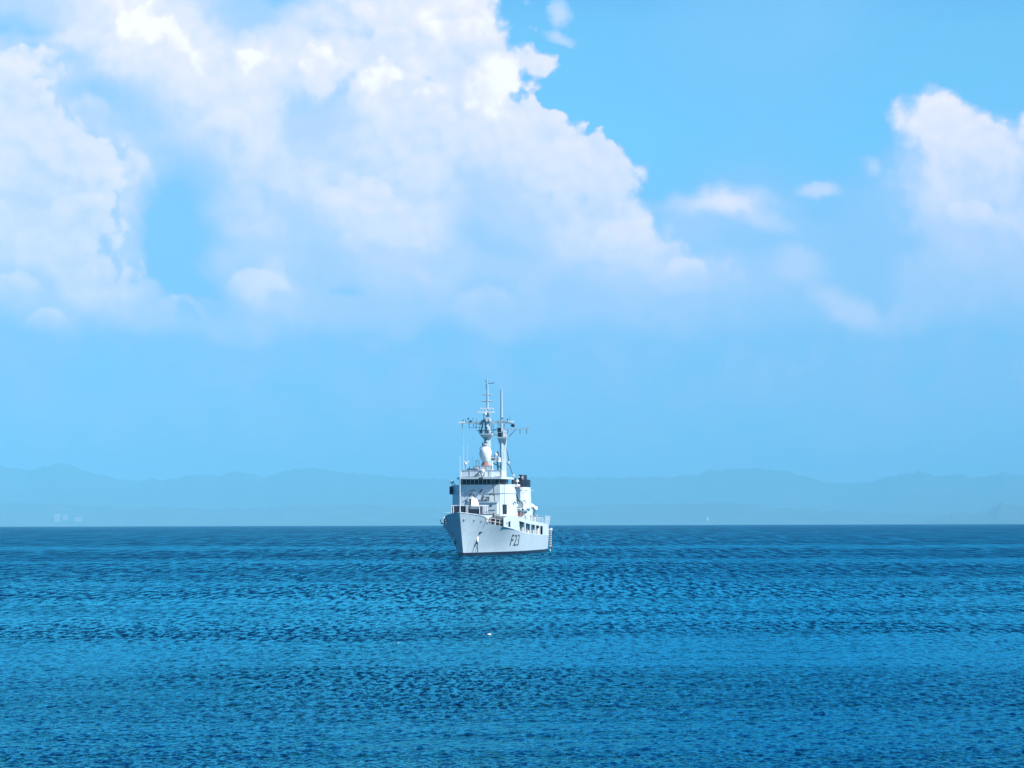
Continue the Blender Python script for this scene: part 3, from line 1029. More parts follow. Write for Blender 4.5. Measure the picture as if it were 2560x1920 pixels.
# ------------------------------------------------------------------ side screens with the open gallery
TOPZ = [(28, 6.15), (24, 6.55), (20, 6.6), (12.8, 6.30), (1.5, 5.78), (-14, 5.42), (-21, 5.30), (-39, 5.20)]
OPEN = [(26.2, 25.2, 0), (24.6, 22.4, 1), (12.6, 5.9, 1), (4.6, -1.4, 1), (-2.6, -8.6, 1), (-9.8, -14.9, 1), (-16.2, -20.4, 1)]
for sgn in (1, -1):
    sc_ = MB()
    edges = sorted(set([28, 27, 20, 16, 12.8, -14, -22, -26, -30, -34, -39] + [a for a, _, _ in OPEN] + [b for _, b, _ in OPEN]), reverse=True)

    def pan(xa, xb, za0, za1, zb0, zb1, t=.12):
        ya, yb = itp(xa, YD), itp(xb, YD)
        vs = []
        for x, y, z in ((xa, ya, za0), (xb, yb, zb0), (xb, yb, zb1), (xa, ya, za1)):
            vs.append((x, (y + .003) * sgn, z))
        for x, y, z in ((xa, ya, za0), (xb, yb, zb0), (xb, yb, zb1), (xa, ya, za1)):
            vs.append((x, (y - t) * sgn, z))
        sc_.add(vs, [(0, 1, 2, 3), (7, 6, 5, 4), (0, 4, 5, 1), (1, 5, 6, 2), (2, 6, 7, 3), (3, 7, 4, 0)])
    for xa, xb in zip(edges[:-1], edges[1:]):
        za, zb = itp(xa, ZD), itp(xb, ZD)
        ta, tb = itp(xa, TOPZ), itp(xb, TOPZ)
        op = [o for o in OPEN if o[0] >= xa - .01 and o[1] <= xb + .01]
        if op:
            pan(xa, xb, za - .05, za + .12, zb - .05, zb + .12)
            d = 0.62 if xa < 13 else 0.95
            pan(xa, xb, ta - d, ta, tb - d, tb)
        else:
            pan(xa, xb, za - .05, ta, zb - .05, tb)
    P_(sc_, 'side_screen', PAINT)
# deck over the gallery, and its inner wall
gd = MB()
xs = [28, 24, 20, 12.8, 1.5, -14, -21, -30, -39]
for xa, xb in zip(xs[:-1], xs[1:]):
    ya, yb = itp(xa, YD) - .1, itp(xb, YD) - .1
    za, zb = itp(xa, TOPZ) - .12, itp(xb, TOPZ) - .12
    gd.add([(xa, ya, za), (xb, yb, zb), (xb, -yb, zb), (xa, -ya, za)], [(0, 1, 2, 3)])
P_(gd, 'upper_deck', DECK)
P_(MB().box(-24, 19, -3.6, 3.6, 3.2, 5.2), 'inner_deckhouse', PAINT)
# things seen through the gallery openings: lockers, reels, davit feet
gi = random.Random(3)
for k, (xa, xb, big) in enumerate(OPEN):
    if not big:
        continue
    w = xa - xb
    for j in range(2 if w > 3 else 1):
        x = xb + w * (0.28 + 0.45 * j)
        h = gi.uniform(.7, 1.35)
        z0 = itp(x, ZD) - .05
        lb = MB().box(x - .45, x + .45, 4.35, 4.95, z0, z0 + h, bev=.08)
        lb.rod((x, 4.6, z0 + h), (x, 4.6, z0 + h + .5), .05)
        P_(lb, 'deck_locker', WHITE if (k + j) % 2 else PAINT)
# stern transom wall above the deck
P_(MB().box(-39, -38.88, -3.95, 3.95, 2.9, 5.2), 'stern_screen', PAINT)
# helideck safety nets, raised
for sgn in (1, -1):
    for k in range(7):
        x = -24 - k * 2.2
        y = itp(x, YD) * sgn
        nt = MB()
        for a_ in range(6):
            nt.rod((x - a_ * .36, y, 5.15), (x - a_ * .36, y + .12 * sgn, 6.55), .035, n=5)
        nt.rod((x, y + .12 * sgn, 6.55), (x - 1.8, y + .12 * sgn, 6.55), .04, n=5)
        nt.rod((x, y + .06 * sgn, 5.9), (x - 1.8, y + .06 * sgn, 5.9), .03, n=5)
        P_(nt, 'safety_net', MASTP)
for k in range(5):
    y = -3.8 + k * 1.6
    nt = MB()
    for a_ in range(5):
        nt.rod((-39, y + a_ * .32, 5.15), (-39.1, y + a_ * .32, 6.6), .035, n=5)
    nt.rod((-39.1, y, 6.6), (-39.1, y + 1.28, 6.6), .04, n=5)
    P_(nt, 'safety_net', MASTP)
# folded accommodation ladder on the port quarter
ld = MB()
ld.box(-39.35, -39.15, 4.05, 4.45, 0.9, 4.2)
ld.box(-39.5, -39.3, 4.3, 4.62, 3.9, 4.35)
lad = P_(ld, 'quarter_ladder', WHITE)
for k in range(7):
    P_(MB().box(-39.14, -39.08, 4.12, 4.4, 1.2 + k * .42, 1.42 + k * .42), 'ladder_opening', DARK, lad)
P_(MB().lathe([(.30, -.1), (.42, -.1), (.42, .1), (.30, .1)], 14, c=(-39.3, 4.35, .85), axis='x'), 'fender', TUBE)
P_(MB().rod((-39.3, 4.2, .9), (-39.3, 4.2, -.4), .09), 'rudder_guard', WHITE)

# ------------------------------------------------------------------ forecastle: gun platform, rails, gun
P_(MB().box(23.0, 36.4, -2.5, 2.5, 4.9, 6.75, bev=.25), 'gun_platform', PAINT)
P_(MB().box(22.8, 36.6, -2.65, 2.65, 6.75, 6.84, bev=.25), 'platform_deck', DECK)
rl = MB()
ring = [(30, 2.6), (34.6, 2.6), (36.5, 2.3), (36.5, 0.1), (36.5, -2.3), (34.6, -2.6), (30, -2.6)]
for (xa, ya), (xb, yb) in zip(ring[:-1], ring[1:]):
    rl.rod((xa, ya, 8.22), (xb, yb, 8.22), .045, n=6)
for xa, ya in ring + [(36.5, -2.0), (36.5, .35), (32, 2.6), (33.4, 2.6), (33.4, -2.6)]:
    rl.rod((xa, ya, 6.8), (xa, ya, 8.25), .06, n=6)
P_(rl, 'guard_rail', WHITE)
cv = MB()
cv.box(36.40, 36.45, -2.28, 0.02, 6.86, 8.1)
cv.box(36.40, 36.45, 0.1, 2.28, 6.86, 7.62)
cv.add([(36.44, -2.3, 6.86), (36.44, -2.3, 8.1), (34.6, -2.58, 8.1), (34.6, -2.58, 6.86)], [(0, 1, 2, 3)])
cv.add([(34.6, -2.57, 6.86), (34.6, -2.57, 8.1), (30, -2.57, 8.1), (30, -2.57, 6.86)], [(0, 1, 2, 3)])
cv.box(34.7, 36.3, 2.42, 2.48, 6.86, 8.0)
P_(cv, 'canvas_dodger', CANVAS_SHADE)
P_(MB().box(33.2, 33.4, .3, 2.4, 7.0, 8.1), 'ammunition_locker', DISH)
P_(MB().path([(33.6, .4, 7.35), (33.6, 1.4, 7.35), (33.6, 1.4, 7.0)], .05), 'locker_rail', WHITE)
# gun: ring, domed shield with its shaded starboard half painted greyer, cradle slot, barrel
gun = empty('deck_gun', (0, 0, 0))
gun.parent = SH
P_(MB().lathe([(1.05, 6.84), (1.05, 7.35), (.95, 7.5)], 24, c=(30, 0, 0)), 'gun_ring', DISH, gun)
prof = [(1.18, 7.5), (1.24, 7.9), (1.2, 8.5), (1.02, 9.05), (.7, 9.42), (.3, 9.58), (.01, 9.6)]
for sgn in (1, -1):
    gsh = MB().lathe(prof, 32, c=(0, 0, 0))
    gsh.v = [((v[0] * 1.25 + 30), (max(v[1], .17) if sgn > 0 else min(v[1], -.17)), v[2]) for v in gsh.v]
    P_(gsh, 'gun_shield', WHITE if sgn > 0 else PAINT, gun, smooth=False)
P_(MB().box(29.2, 31.2, -.16, .16, 7.5, 9.35), 'gun_cradle', DARK, gun)
P_(MB().rod((31.2, 0, 8.5), (34.6, -.25, 8.95), .10, .07).rod((33.9, -.2, 8.86), (34.6, -.25, 8.95), .12), 'gun_barrel', DARK, gun)
# stowage at the foot of the superstructure
fh = P_(MB().box(20.4, 22.3, -.2, 3.25, 6.84, 8.78, bev=.12), 'forward_deckhouse', PAINT)
P_(MB().box(20.4, 22.3, -3.25, -.3, 6.84, 8.0, bev=.12), 'forward_deckhouse', PAINT)
P_(MB().box(20.3, 22.45, -.3, 3.35, 8.78, 8.86, bev=.12), 'deckhouse_roof', WHITE, fh)
P_(MB().lathe([(.17, 0), (.2, .04)], 14, c=(22.31, 2.1, 8.25), axis='x'), 'porthole', DARK, fh)
P_(MB().path([(22.36, 1.2, 8.3), (22.36, 1.2, 7.3), (22.36, 1.6, 7.3)], .04), 'pipe', MASTP, fh)
P_(MB().path([(22.36, 1.9, 7.6), (22.36, 2.9, 7.6)], .05), 'handrail', MASTP, fh)
for z in (7.3, 7.9):
    P_(MB().box(22.3, 22.5, .9, 1.1, z, z + .3), 'junction_box', MASTP, fh)

# ------------------------------------------------------------------ main superstructure
F = [(20.2, -3.4), (20.2, 3.4), (16.2, 5.5), (12.4, 5.5), (12.4, -5.5), (16.2, -5.5)]
Ft = [(20.0, -3.35), (20.0, 3.35), (16.2, 5.38), (17.0 - 1.6, 5.38), (17.0 - 1.6, -5.38), (16.2, -5.38)]
ss_ = P_(MB().prism(F, 4.3, 10.3, top=Ft), 'superstructure', PAINT)
F2 = [(20.05, -3.36), (20.05, 3.36), (16.2, 5.40), (15.3, 5.40), (15.3, -5.40), (16.2, -5.40)]
P_(MB().prism([(20.1, -3.42), (20.1, 3.42), (16.2, 5.46), (15.3, 5.46), (15.3, -5.46), (16.2, -5.46)], 10.30, 10.40), 'deck_edge_strake', MASTP, ss_)
P_(MB().prism(F2, 10.40, 11.80), 'bridge_front', PAINT, ss_)
P_(MB().box(11.8, 15.3, -3.6, 3.6, 6.3, 13.0), 'bridge_house', PAINT, ss_)
# wheelhouse windows, panes and mullions
wh = P_(MB().prism([(19.85, -3.2), (19.85, 3.2), (17.6, 4.0), (15.3, 4.0), (15.3, -4.0), (17.6, -4.0)], 11.80, 12.74), 'wheelhouse', DARK)
wp = [(19.9, -3.2), (19.9, 3.2)]
for k in range(9):
    y0 = -3.15 + k * .70
    P_(MB().box(19.86, 19.90, y0 + .04, y0 + .64, 11.93, 12.66), 'window', GLASS, wh)
for k in range(10):
    y0 = -3.15 + k * .70
    P_(MB().box(19.86, 19.915, y0 - .035, y0 + .035, 11.9, 12.7), 'mullion', MASTP if k in (0, 9) else DISH, wh)
for sgn in (1, -1):
    for k in range(3):
        xa, xb = 19.7 - k * .72, 19.2 - k * .72
        ya, yb = 3.2 + (19.85 - xa) * .8 / 2.25, 3.2 + (19.85 - xb) * .8 / 2.25
        P_(MB().add([(xa, (ya + .03) * sgn, 11.95), (xb, (yb + .03) * sgn, 11.95), (xb, (yb + .03) * sgn, 12.65), (xa, (ya + .03) * sgn, 12.65),
                     (xa, (ya - .02) * sgn, 11.95), (xb, (yb - .02) * sgn, 11.95), (xb, (yb - .02) * sgn, 12.65), (xa, (ya - .02) * sgn, 12.65)],
                    [(0, 1, 2, 3), (7, 6, 5, 4), (0, 4, 5, 1), (2, 6, 7, 3), (1, 5, 6, 2), (0, 3, 7, 4)]), 'window', GLASS, wh)
# roof with its forward visor
rf = P_(MB().prism([(20.9, -3.45), (20.9, 3.65), (17.6, 4.6), (11.9, 4.6), (11.9, -4.4), (17.6, -4.4)], 12.74, 13.07), 'bridge_roof', PAINT)
for k in range(14):
    P_(MB().box(20.3, 20.42, -3.2 + k * .5, -3.1 + k * .5, 13.07, 13.2), 'stanchion_foot', DISH, rf)
# screens round the open top
scr = [(-3.35, -1.95, SCREEN), (-1.85, -.35, SCREEN), (.62, 1.35, WHITE), (1.8, 3.45, WHITE)]
for a_, b2, mt in scr:
    P_(MB().box(19.35, 19.45, a_, b2, 13.2, 14.2), 'wind_screen', mt)
P_(MB().box(19.3, 19.4, -.35, .62, 13.2, 13.95), 'wind_screen', SCREEN)
for sgn in (1, -1):
    P_(MB().box(14.2, 19.3, 3.5 * sgn - .05, 3.5 * sgn + .05, 13.2, 14.2), 'wind_screen', SCREEN)
tr = MB()
for y in (-3.45, -1.9, 1.4, 1.75, 3.5):
    tr.rod((19.5, y, 13.07), (19.5, y, 14.3), .045)
tr.rod((19.5, -3.45, 14.25), (19.5, 3.5, 14.25), .04)
P_(tr, 'screen_frame', MASTP)
P_(MB().box(16.5, 17.6, -2.7, -1.0, 13.1, 14.55).rod((17.4, -2.3, 14.5), (17.4, -2.3, 14.85), .06).rod((17.4, -1.5, 14.5), (17.4, -1.5, 14.8), .09), 'lookout_bench', DARK)
# signal lamp and gear at the front of the roof
P_(MB().lathe([(.26, 0), (.33, .1), (.30, .45), (.1, .5)], 14, c=(19.7, .35, 14.1), axis='x').rod((19.9, .35, 13.1), (19.9, .35, 14.0), .07), 'searchlight', WHITE)
P_(MB().rod((20.5, -.9, 13.3), (20.6, .1, 14.05), .08).rod((20.6, .1, 14.05), (20.6, .25, 13.1), .07), 'signal_arm', DARK)
P_(MB().box(20.9, 21.1, -.1, .55, 12.78, 12.98).rod((21.0, .3, 12.95), (21.0, .75, 13.45), .06), 'floodlight', DARK)
# bridge wings: starboard shade painted near black with a white lit rail, port white
for sgn in (1, -1):
    w = 5.85
    z0 = 10.25
    wg = MB()
    if sgn < 0:
        wg.prism([(16.6, -w), (16.6, -5.3), (13.6, -5.3), (13.6, -w)][::-1], 10.2, 11.55)
        wg.prism([(16.7, -w), (16.7, -3.9), (16.55, -3.9), (16.55, -w)][::-1], 10.5, 11.5)
        wng = P_(wg, 'bridge_wing', CANVAS_SHADE)
        P_(MB().box(16.6, 16.76, -5.55, -3.45, 11.52, 11.72), 'wing_edge', WHITE, wng)
        P_(MB().rod((16.5, -5.7, 10.4), (16.5, -4.3, 11.4), .09), 'wing_strut', RUST, wng)
        P_(MB().lathe([(.24, 0), (.34, .12), (.30, .42), (.05, .46)], 14, c=(16.3, -5.45, 12.05)).rod((16.3, -5.45, 11.5), (16.3, -5.45, 12.1), .05), 'wing_lamp', WHITE, wng)
        P_(MB().rod((16.3, -5.0, 11.5), (16.3, -5.0, 12.1), .07), 'wing_post', DARK, wng)
        P_(MB().rod((16.6, -3.75, 11.5), (16.6, -3.75, 12.4), .2), 'pelorus', DARK, wng)
    else:
        wg.prism([(16.4, w - 3.1), (16.4, w), (13.6, w), (13.6, w - 3.1)], 11.42, 11.88)
        wng = P_(wg, 'bridge_wing', WHITE)
        P_(MB().box(16.41, 16.46, w - 3.1, w - .4, 11.36, 11.44), 'wing_edge', DARK, wng)  # dark strip painting the shade under the wing
        P_(MB().lathe([(.2, 0), (.3, .12), (.2, .4)], 14, c=(15.8, 5.7, 12.25)).rod((15.8, 5.7, 11.8), (15.8, 5.7, 12.3), .05), 'wing_lamp', WHITE, wng)
        P_(MB().box(15.0, 15.9, 5.86, 5.98, 11.2, 11.6), 'wing_light', REDP, wng)
        P_(MB().rod((16.2, 3.1, 11.88), (16.2, 3.1, 12.3), .16), 'pelorus', WHITE, wng)
# fittings on the front and the port bow face
P_(MB().box(20.2, 20.28, .5, 1.2, 9.1, 9.2), 'window_sill', DARK)
P_(MB().box(20.2, 20.32, .15, 1.53, 9.60, 9.74).box(20.2, 20.32, .15, .32, 8.95, 9.6).box(20.2, 20.32, 1.38, 1.53, 8.95, 9.6), 'window_frame', DARK)
P_(MB().rod((20.6, 2.2, 12.35), (20.9, 2.55, 8.9), .07).rod((20.5, 2.2, 12.35), (20.5, 2.2, 12.6), .25), 'fog_horn_pipe', DARK)
P_(MB().rod((19.6, 3.95, 13.0), (19.6, 4.0, 6.9), .045).rod((19.6, 4.0, 6.9), (19.6, 4.3, 6.8), .06), 'down_pipe', DARK)
P_(MB().rod((20.3, -.1, 10.4), (20.4, .35, 11.0), .13), 'floodlight', DARK)
P_(MB().path([(20.35, -1.7, 10.7), (20.35, -1.1, 10.95), (20.35, -.7, 10.75)], .07), 'handrail', DARK)
P_(MB().rod((20.3, 1.9, 10.3), (20.5, 1.6, 10.0), .12).rod((20.3, 1.9, 10.3), (20.5, 2.3, 10.0), .1), 'floodlight', DARK)
P_(MB().rod((20.3, -1.5, 10.2), (20.4, -1.9, 9.9), .10), 'floodlight', DARK)
P_(MB().rod((20.3, -1.3, 10.1), (20.45, -.9, 9.8), .12), 'floodlight', DARK)
# door standing open on the port face
cdx, cdy = 18.9, 4.08
nx, ny = 2.1 / 4.5, 4.0 / 4.5
P_(MB().add([(19.55 + nx * .04, 3.74 + ny * .04, 6.87), (18.6 + nx * .04, 4.24 + ny * .04, 6.87), (18.6 + nx * .04, 4.24 + ny * .04, 8.45), (19.55 + nx * .04, 3.74 + ny * .04, 8.45),
             (19.55 - nx * .1, 3.74 - ny * .1, 6.87), (18.6 - nx * .1, 4.24 - ny * .1, 6.87), (18.6 - nx * .1, 4.24 - ny * .1, 8.45), (19.55 - nx * .1, 3.74 - ny * .1, 8.45)],
            [(0, 1, 2, 3), (7, 6, 5, 4), (0, 4, 5, 1), (2, 6, 7, 3), (1, 5, 6, 2), (0, 3, 7, 4)]), 'door', BLACK)
P_(MB().rod((17.0, 5.3, 8.9), (16.6, 5.5, 8.7), .10), 'lamp', DARK)
# deck between gun platform and the sides: bollards, davit, ventilators
for x, y in ((34.5, 2.9), (30.5, 3.9), (27.5, 4.2), (25, 3.9)):
    for sgn in (1, -1):
        P_(MB().lathe([(.2, 0), (.14, .1), (.14, .5), (.22, .6), (.2, .7)], 12, c=(x, y * sgn, 4.9)), 'bollard', DISH)
dv = MB().path([(30.2, 4.0, 4.9), (30.2, 4.0, 5.9), (30.2, 4.35, 6.45)], .07).path([(30.6, 3.8, 4.9), (30.0, 4.1, 5.8), (29.8, 4.3, 5.3)], .06)
P_(MB().rod((31.4, 3.5, 4.9), (31.4, 3.5, 5.6), .06), 'deck_post', DARK)
P_(MB().rod((29.0, 4.5, 4.8), (29.1, 4.45, 6.1), .05), 'deck_post', DARK)
P_(dv, 'deck_davit', DARK)
P_(MB().ball((30.4, 3.98, 5.3), .16, .16, .42), 'hose_reel', ORNG, smooth=True)
P_(MB().path([(25.8, 3.0, 5.2), (25.6, 3.0, 6.5), (25.9, 3.1, 7.0)], .07), 'ventilator', DARK)
for sgn in (1, -1):
    gr = MB()
    pts = [hullpt(x, itp(x, ZD)) for x in (36, 34, 32, 30, 28)]
    for p in pts:
        gr.rod((p[0], (p[1] - .1) * sgn, p[2]), (p[0], (p[1] - .1) * sgn, p[2] + 1.0), .035, n=5)
    for dz in (.5, 1.0):
        gr.path([(p[0], (p[1] - .1) * sgn, p[2] + dz) for p in pts], .025, n=5)
    P_(gr, 'guard_rail', WHITE)
# jackstaff on the stem
js = P_(MB().rod((42.3, 0, 6.7), (42.3, 0, 11.6), .085, .07).rod((42.3, 0, 11.6), (42.3, 0, 16.2), .055, .03), 'jackstaff', WHITE)
for y, x, zt in ((-3.2, 17.5, 20.5), (-2.6, 17.2, 19.0), (-3.6, 15.5, 18.4), (3.6, 15, 18.5)):
    P_(MB().rod((x, y, 13.1), (x, y - .05, zt), .025, .012, n=5), 'whip_aerial', WHITE)

# ------------------------------------------------------------------ roof: small radar, platform, big radome
nr = P_(MB().rod((17, -3.0, 13.1), (17, -3.0, 15.2), .09), 'radar_post', PAINT)
P_(MB().lathe([(.12, 15.1), (.26, 15.35), (.24, 15.6), (.1, 15.65)], 14, c=(17, -3.0, 0)), 'radar_motor', WHITE, nr)
P_(MB().box(16.85, 17.15, -3.52, -2.42, 15.66, 15.86, bev=.04), 'radar_bar', WHITE, nr)
dp = P_(MB().box(12.6, 15.3, -1.75, 1.25, 14.3, 14.45), 'director_platform', PAINT)
P_(MB().box(12.6, 15.2, -1.2, 1.2, 13.07, 14.3), 'director_house', PAINT)
pr = MB()
for y in (-1.85, -.8, .3, 1.25):
    pr.rod((15.25, y, 14.4), (15.25, y, 15.05), .045)
pr.rod((15.25, -1.85, 15.05), (15.25, 1.25, 15.05), .045).rod((15.25, -1.85, 14.45), (15.25, 1.25, 14.45), .04)
pr.rod((12.6, -1.85, 15.05), (15.25, -1.85, 15.05), .045)
P_(pr, 'platform_rail', DISH)
P_(MB().box(15.2, 15.24, -1.75, 1.2, 14.5, 14.98), 'platform_screen', SCREEN)
P_(MB().path([(15.0, -1.52, 14.45), (15.0, -1.52, 15.92), (15.0, -1.02, 15.92), (15.0, -1.02, 14.45)], .05), 'aerial_frame', DARK)
rdm = MB().lathe([(.42, 15.6), (.60, 15.85), (.84, 16.3), (1.0, 16.8), (1.05, 17.25), (1.0, 17.65), (.82, 18.0), (.53, 18.25), (.2, 18.36), (.01, 18.37)], 28, c=(14, -.05, 0))
rd = P_(rdm, 'radome', WHITE, smooth=True)
P_(MB().lathe([(.75, 14.45), (.72, 15.1), (.5, 15.62)], 20, c=(14, -.1, 0)), 'radome_base', RUST, rd)
P_(MB().box(15.06, 15.12, -.02, .1, 16.2, 16.6).box(14.98, 15.05, -.5, -.35, 16.95, 17.05), 'radome_hatch', DISH, rd)
P_(MB().box(13.2, 13.9, .75, 1.15, 14.45, 15.9), 'cable_trunk', WHITE, rd)


# ------------------------------------------------------------------ masts
def mast_root(name, label):
    m_ = empty(name, (0, 0, 0))
    m_.parent = SH
    m_['label'] = label
    return m_


M1 = mast_root('foremast', 'forward mast with broad crossyard and two white radar bars')
P_(MB().prism([(13.0, -.3), (12.3, .75), (11.0, .5), (11.6, -.8)], 13.07, 20.4, top=[(12.6, -.2), (12.1, .56), (11.3, .4), (11.6, -.62)]), 'mast_trunk', MASTP, M1)
pl = P_(MB().prism([(13.2, -1.0), (13.2, .85), (10.9, 1.05), (10.9, -1.4)], 20.4, 20.62).prism([(12.5, -.6), (12.5, .6), (11.4, .6), (11.4, -.6)], 19.7, 20.4, top=[(13.1, -1.2), (13.1, .95), (10.9, 1.0), (10.9, -1.3)]), 'mast_platform', MASTP, M1)
r_ = MB()
for x, y in ((13.1, -1.3), (13.1, 1.0), (11, 1.0), (11, -1.3), (13.1, -.2)):
    r_.rod((x, y, 20.6), (x, y * .8, 22.4), .045, n=5)
r_.path([(13.1, -1.3, 21.2), (13.1, 1.0, 21.2), (11, 1.0, 21.2)], .035)
P_(r_, 'mast_stay', DARK, M1)
P_(MB().prism([(12.6, -.15), (12.1, .5), (11.4, .4), (11.7, -.55)], 20.62, 22.9, top=[(12.4, -.12), (12.1, .42), (11.5, .36), (11.7, -.48)]), 'mast_tower', MASTP, M1)
yd_ = MB().box(11.8, 12.15, -4.4, 4.0, 22.38, 22.68)
yd_.prism([(12.3, -1.8), (12.3, -.4), (11.6, -.4), (11.6, -1.8)][::-1], 22.2, 22.72)
yd_.prism([(12.3, .4), (12.3, 1.0), (11.6, 1.0), (11.6, .4)], 22.3, 22.72)
ya = P_(yd_, 'crossyard', MASTP, M1)
P_(MB().box(11.7, 12.3, -4.95, -4.0, 22.42, 22.72), 'yard_end', WHITE, ya)
P_(MB().box(11.7, 12.3, 3.55, 4.55, 22.52, 22.78), 'yard_end', WHITE, ya)
for y, L in ((-4.35, .95), (-3.15, .95), (-2.4, .75), (-1.95, .95), (4.1, .7)):
    P_(MB().rod((12, y, 22.45), (12, y, 22.45 - L), .055), 'yard_aerial', DARK, ya)
for y, L, b2 in ((-3.75, .5, 0), (-3.3, .62, .14), (-2.5, .7, .07), (-1.85, .6, 0), (2.6, .65, .13), (3.9, .9, 0), (3.5, .4, .12), (.95, .6, 0), (-4.2, .35, .1)):
    a_ = MB().rod((12, y, 22.6), (12, y, 22.6 + L), .028, n=5)
    if b2:
        a_.ball((12, y, 22.6 + L), b2, b2, b2 * 1.3, 8, 6)
    P_(a_, 'yard_aerial', DARK, ya)
P_(MB().ball((12, 4.45, 22.1 - .1), .3, .3, .33, 12, 8).rod((12, 4.1, 21.9), (12, 4.1, 22.6), .05), 'signal_ball', BLACK, ya)
P_(MB().box(11.8, 12.2, -1.85, -.5, 21.1, 21.25).rod((12, -1.75, 21.1), (12, -.6, 20.9), .05), 'lower_yard', MASTP, M1)
P_(MB().rod((12, -3.0, 21.68), (12, -.6, 21.72), .03, n=5), 'yard_stay', DARK, M1)
P_(MB().prism([(12.3, -.5), (12.3, .45), (11.5, .45), (11.5, -.5)], 22.9, 24.0, top=[(12.1, -.12), (12.1, .3), (11.8, .3), (11.8, -.12)]), 'upper_tower', MASTP, M1)
P_(MB().rod((12, -.6, 22.9), (12.1, -.62, 24.0), .05).rod((12.1, -.62, 24.0), (12, .1, 23.6), .05), 'ladder_frame', DARK, M1)
P_(MB().rod((11.9, .55, 22.8), (11.9, .2, 24.2), .04), 'mast_stay', MASTP, M1)
P_(MB().rod((11.7, .75, 22.8), (11.8, .25, 24.4), .03), 'mast_stay', MASTP, M1)
P_(MB().lathe([(.16, 23.75), (.28, 23.95), (.26, 24.15)], 12, c=(12.3, -.3, 0)).rod((12.3, -.1, 24.4), (12.3, -.1, 24.8), .14), 'radar_motor', WHITE, M1)
P_(MB().box(12.2, 12.45, -1.80, 1.22, 24.18, 24.42, bev=.05), 'radar_bar', WHITE, M1)
P_(MB().box(12.2, 12.45, -1.33, 1.12, 24.82, 25.02, bev=.05), 'radar_bar', WHITE, M1)
P_(MB().rod((12, .05, 23.9), (12, .03, 28.6), .19, .15).rod((12, .03, 28.6), (12, .0, 30.1), .14, .09), 'topmast', MASTP, M1)
for y0, y1, z in ((-1.15, .86, 26.2), (-.88, .74, 27.3)):
    P_(MB().rod((12, y0, z + .06), (12, 0, z), .07, .15).rod((12, y1, z - .02), (12, 0, z), .08, .15), 'spreader', MASTP, M1)
P_(MB().rod((12, .1, 29.22), (12, 1.15, 29.3), .05).rod((12, 1.15, 29.25), (12, 1.15, 29.4), .06), 'wind_vane_arm', DARK, M1)
P_(MB().path([(12, .28, 29.6), (12, 0, 29.5), (12, -.35, 29.5), (12, -.38, 29.75)], .04).path([(12, 0, 28.3), (12, -.25, 28.5), (12, -.22, 29.0), (12, 0, 29.2)], .04), 'aerial_loop', DARK, M1)
P_(MB().rod((13.0, -.5, 18.5), (13.2, -1.25, 18.05), .045).rod((13.0, -.6, 18.6), (12.8, -.6, 19.0), .2), 'mast_bracket', DARK, M1)
P_(MB().box(12.42, 12.72, -.15, .2, 19.2, 19.5).box(12.45, 12.75, -.4, -.1, 18.65, 18.9).box(12.42, 12.7, .1, .4, 21.2, 21.9), 'mast_junction_box', WHITE, M1)

for k, (y, z, h) in enumerate(((-.95, 20.62, .5), (.5, 20.62, .7), (-.45, 22.7, .45), (.55, 22.75, .4), (-.2, 21.5, .5))):  # dark to starboard, white to port: the mast's shaded half painted in
    P_(MB().box(12.3, 12.8, y - .13, y + .13, z, z + h), 'mast_junction_box', DARK if k % 2 == 0 else WHITE, M1)
P_(MB().path([(12.6, -1.25, 20.6), (12.3, -.75, 22.35)], .06), 'mast_stay', DARK, M1)  # starboard stays coloured dark for the mast's shaded side
P_(MB().path([(11.4, -1.2, 20.6), (11.6, -.75, 22.35)], .06), 'mast_stay', DARK, M1)
P_(MB().path([(12.6, .95, 20.6), (12.3, .6, 22.3)], .05), 'mast_stay', MASTP, M1)
for y in (-2.9, -.9, 1.9, 3.0):
    P_(MB().box(11.7, 12.2, y - .16, y + .16, 22.66, 22.92), 'yard_box', DARK if y < 0 else MASTP, ya)  # starboard boxes darkened to paint the shade on that side
lm = MB()
for k in range(16):
    lm.rod((12.75, -.28, 13.6 + k * .42), (12.75, .02, 13.6 + k * .42), .03, n=4)
lm.rod((12.8, -.28, 13.2), (12.68, -.28, 20.3), .03, n=4).rod((12.8, .02, 13.2), (12.68, .02, 20.3), .03, n=4)
P_(lm, 'mast_ladder', DARK, M1)
M2 = mast_root('mainmast', 'after mast, a plain tapering trunk with a yard to port')
P_(MB().prism([(-6.2, -.1), (-6.8, .62), (-7.9, .5), (-7.4, -.5)], 5.3, 20.3, top=[(-6.3, -.2), (-6.8, .55), (-7.6, .5), (-7.3, -.66)]), 'mast_trunk', MASTP, M2)
P_(MB().prism([(-6.0, -.95), (-6.0, .75), (-8.0, .75), (-8.0, -.95)], 20.3, 20.55).prism([(-6.5, -.6), (-6.5, .5), (-7.6, .5), (-7.6, -.6)], 19.3, 20.3, top=[(-6.1, -.9), (-6.1, .7), (-7.9, .7), (-7.9, -.9)]), 'mast_platform', MASTP, M2)
P_(MB().box(-7.7, -6.2, -.95, -.35, 20.5, 22.2), 'equipment_cabinet', BLACK, M2)
P_(MB().path([(-6.1, -.9, 20.5), (-6.1, -1.0, 22.2), (-6.1, .4, 22.2)], .05).path([(-6.1, .7, 20.5), (-6.1, .75, 21.9)], .05).rod((-6.1, .1, 20.5), (-6.1, .1, 22.0), .05).path([(-6.1, -.9, 21.3), (-6.1, .7, 21.3)], .04), 'platform_rail', MASTP, M2)
P_(MB().box(-7.3, -6.5, .05, .62, 20.6, 21.7), 'equipment_box', WHITE, M2)
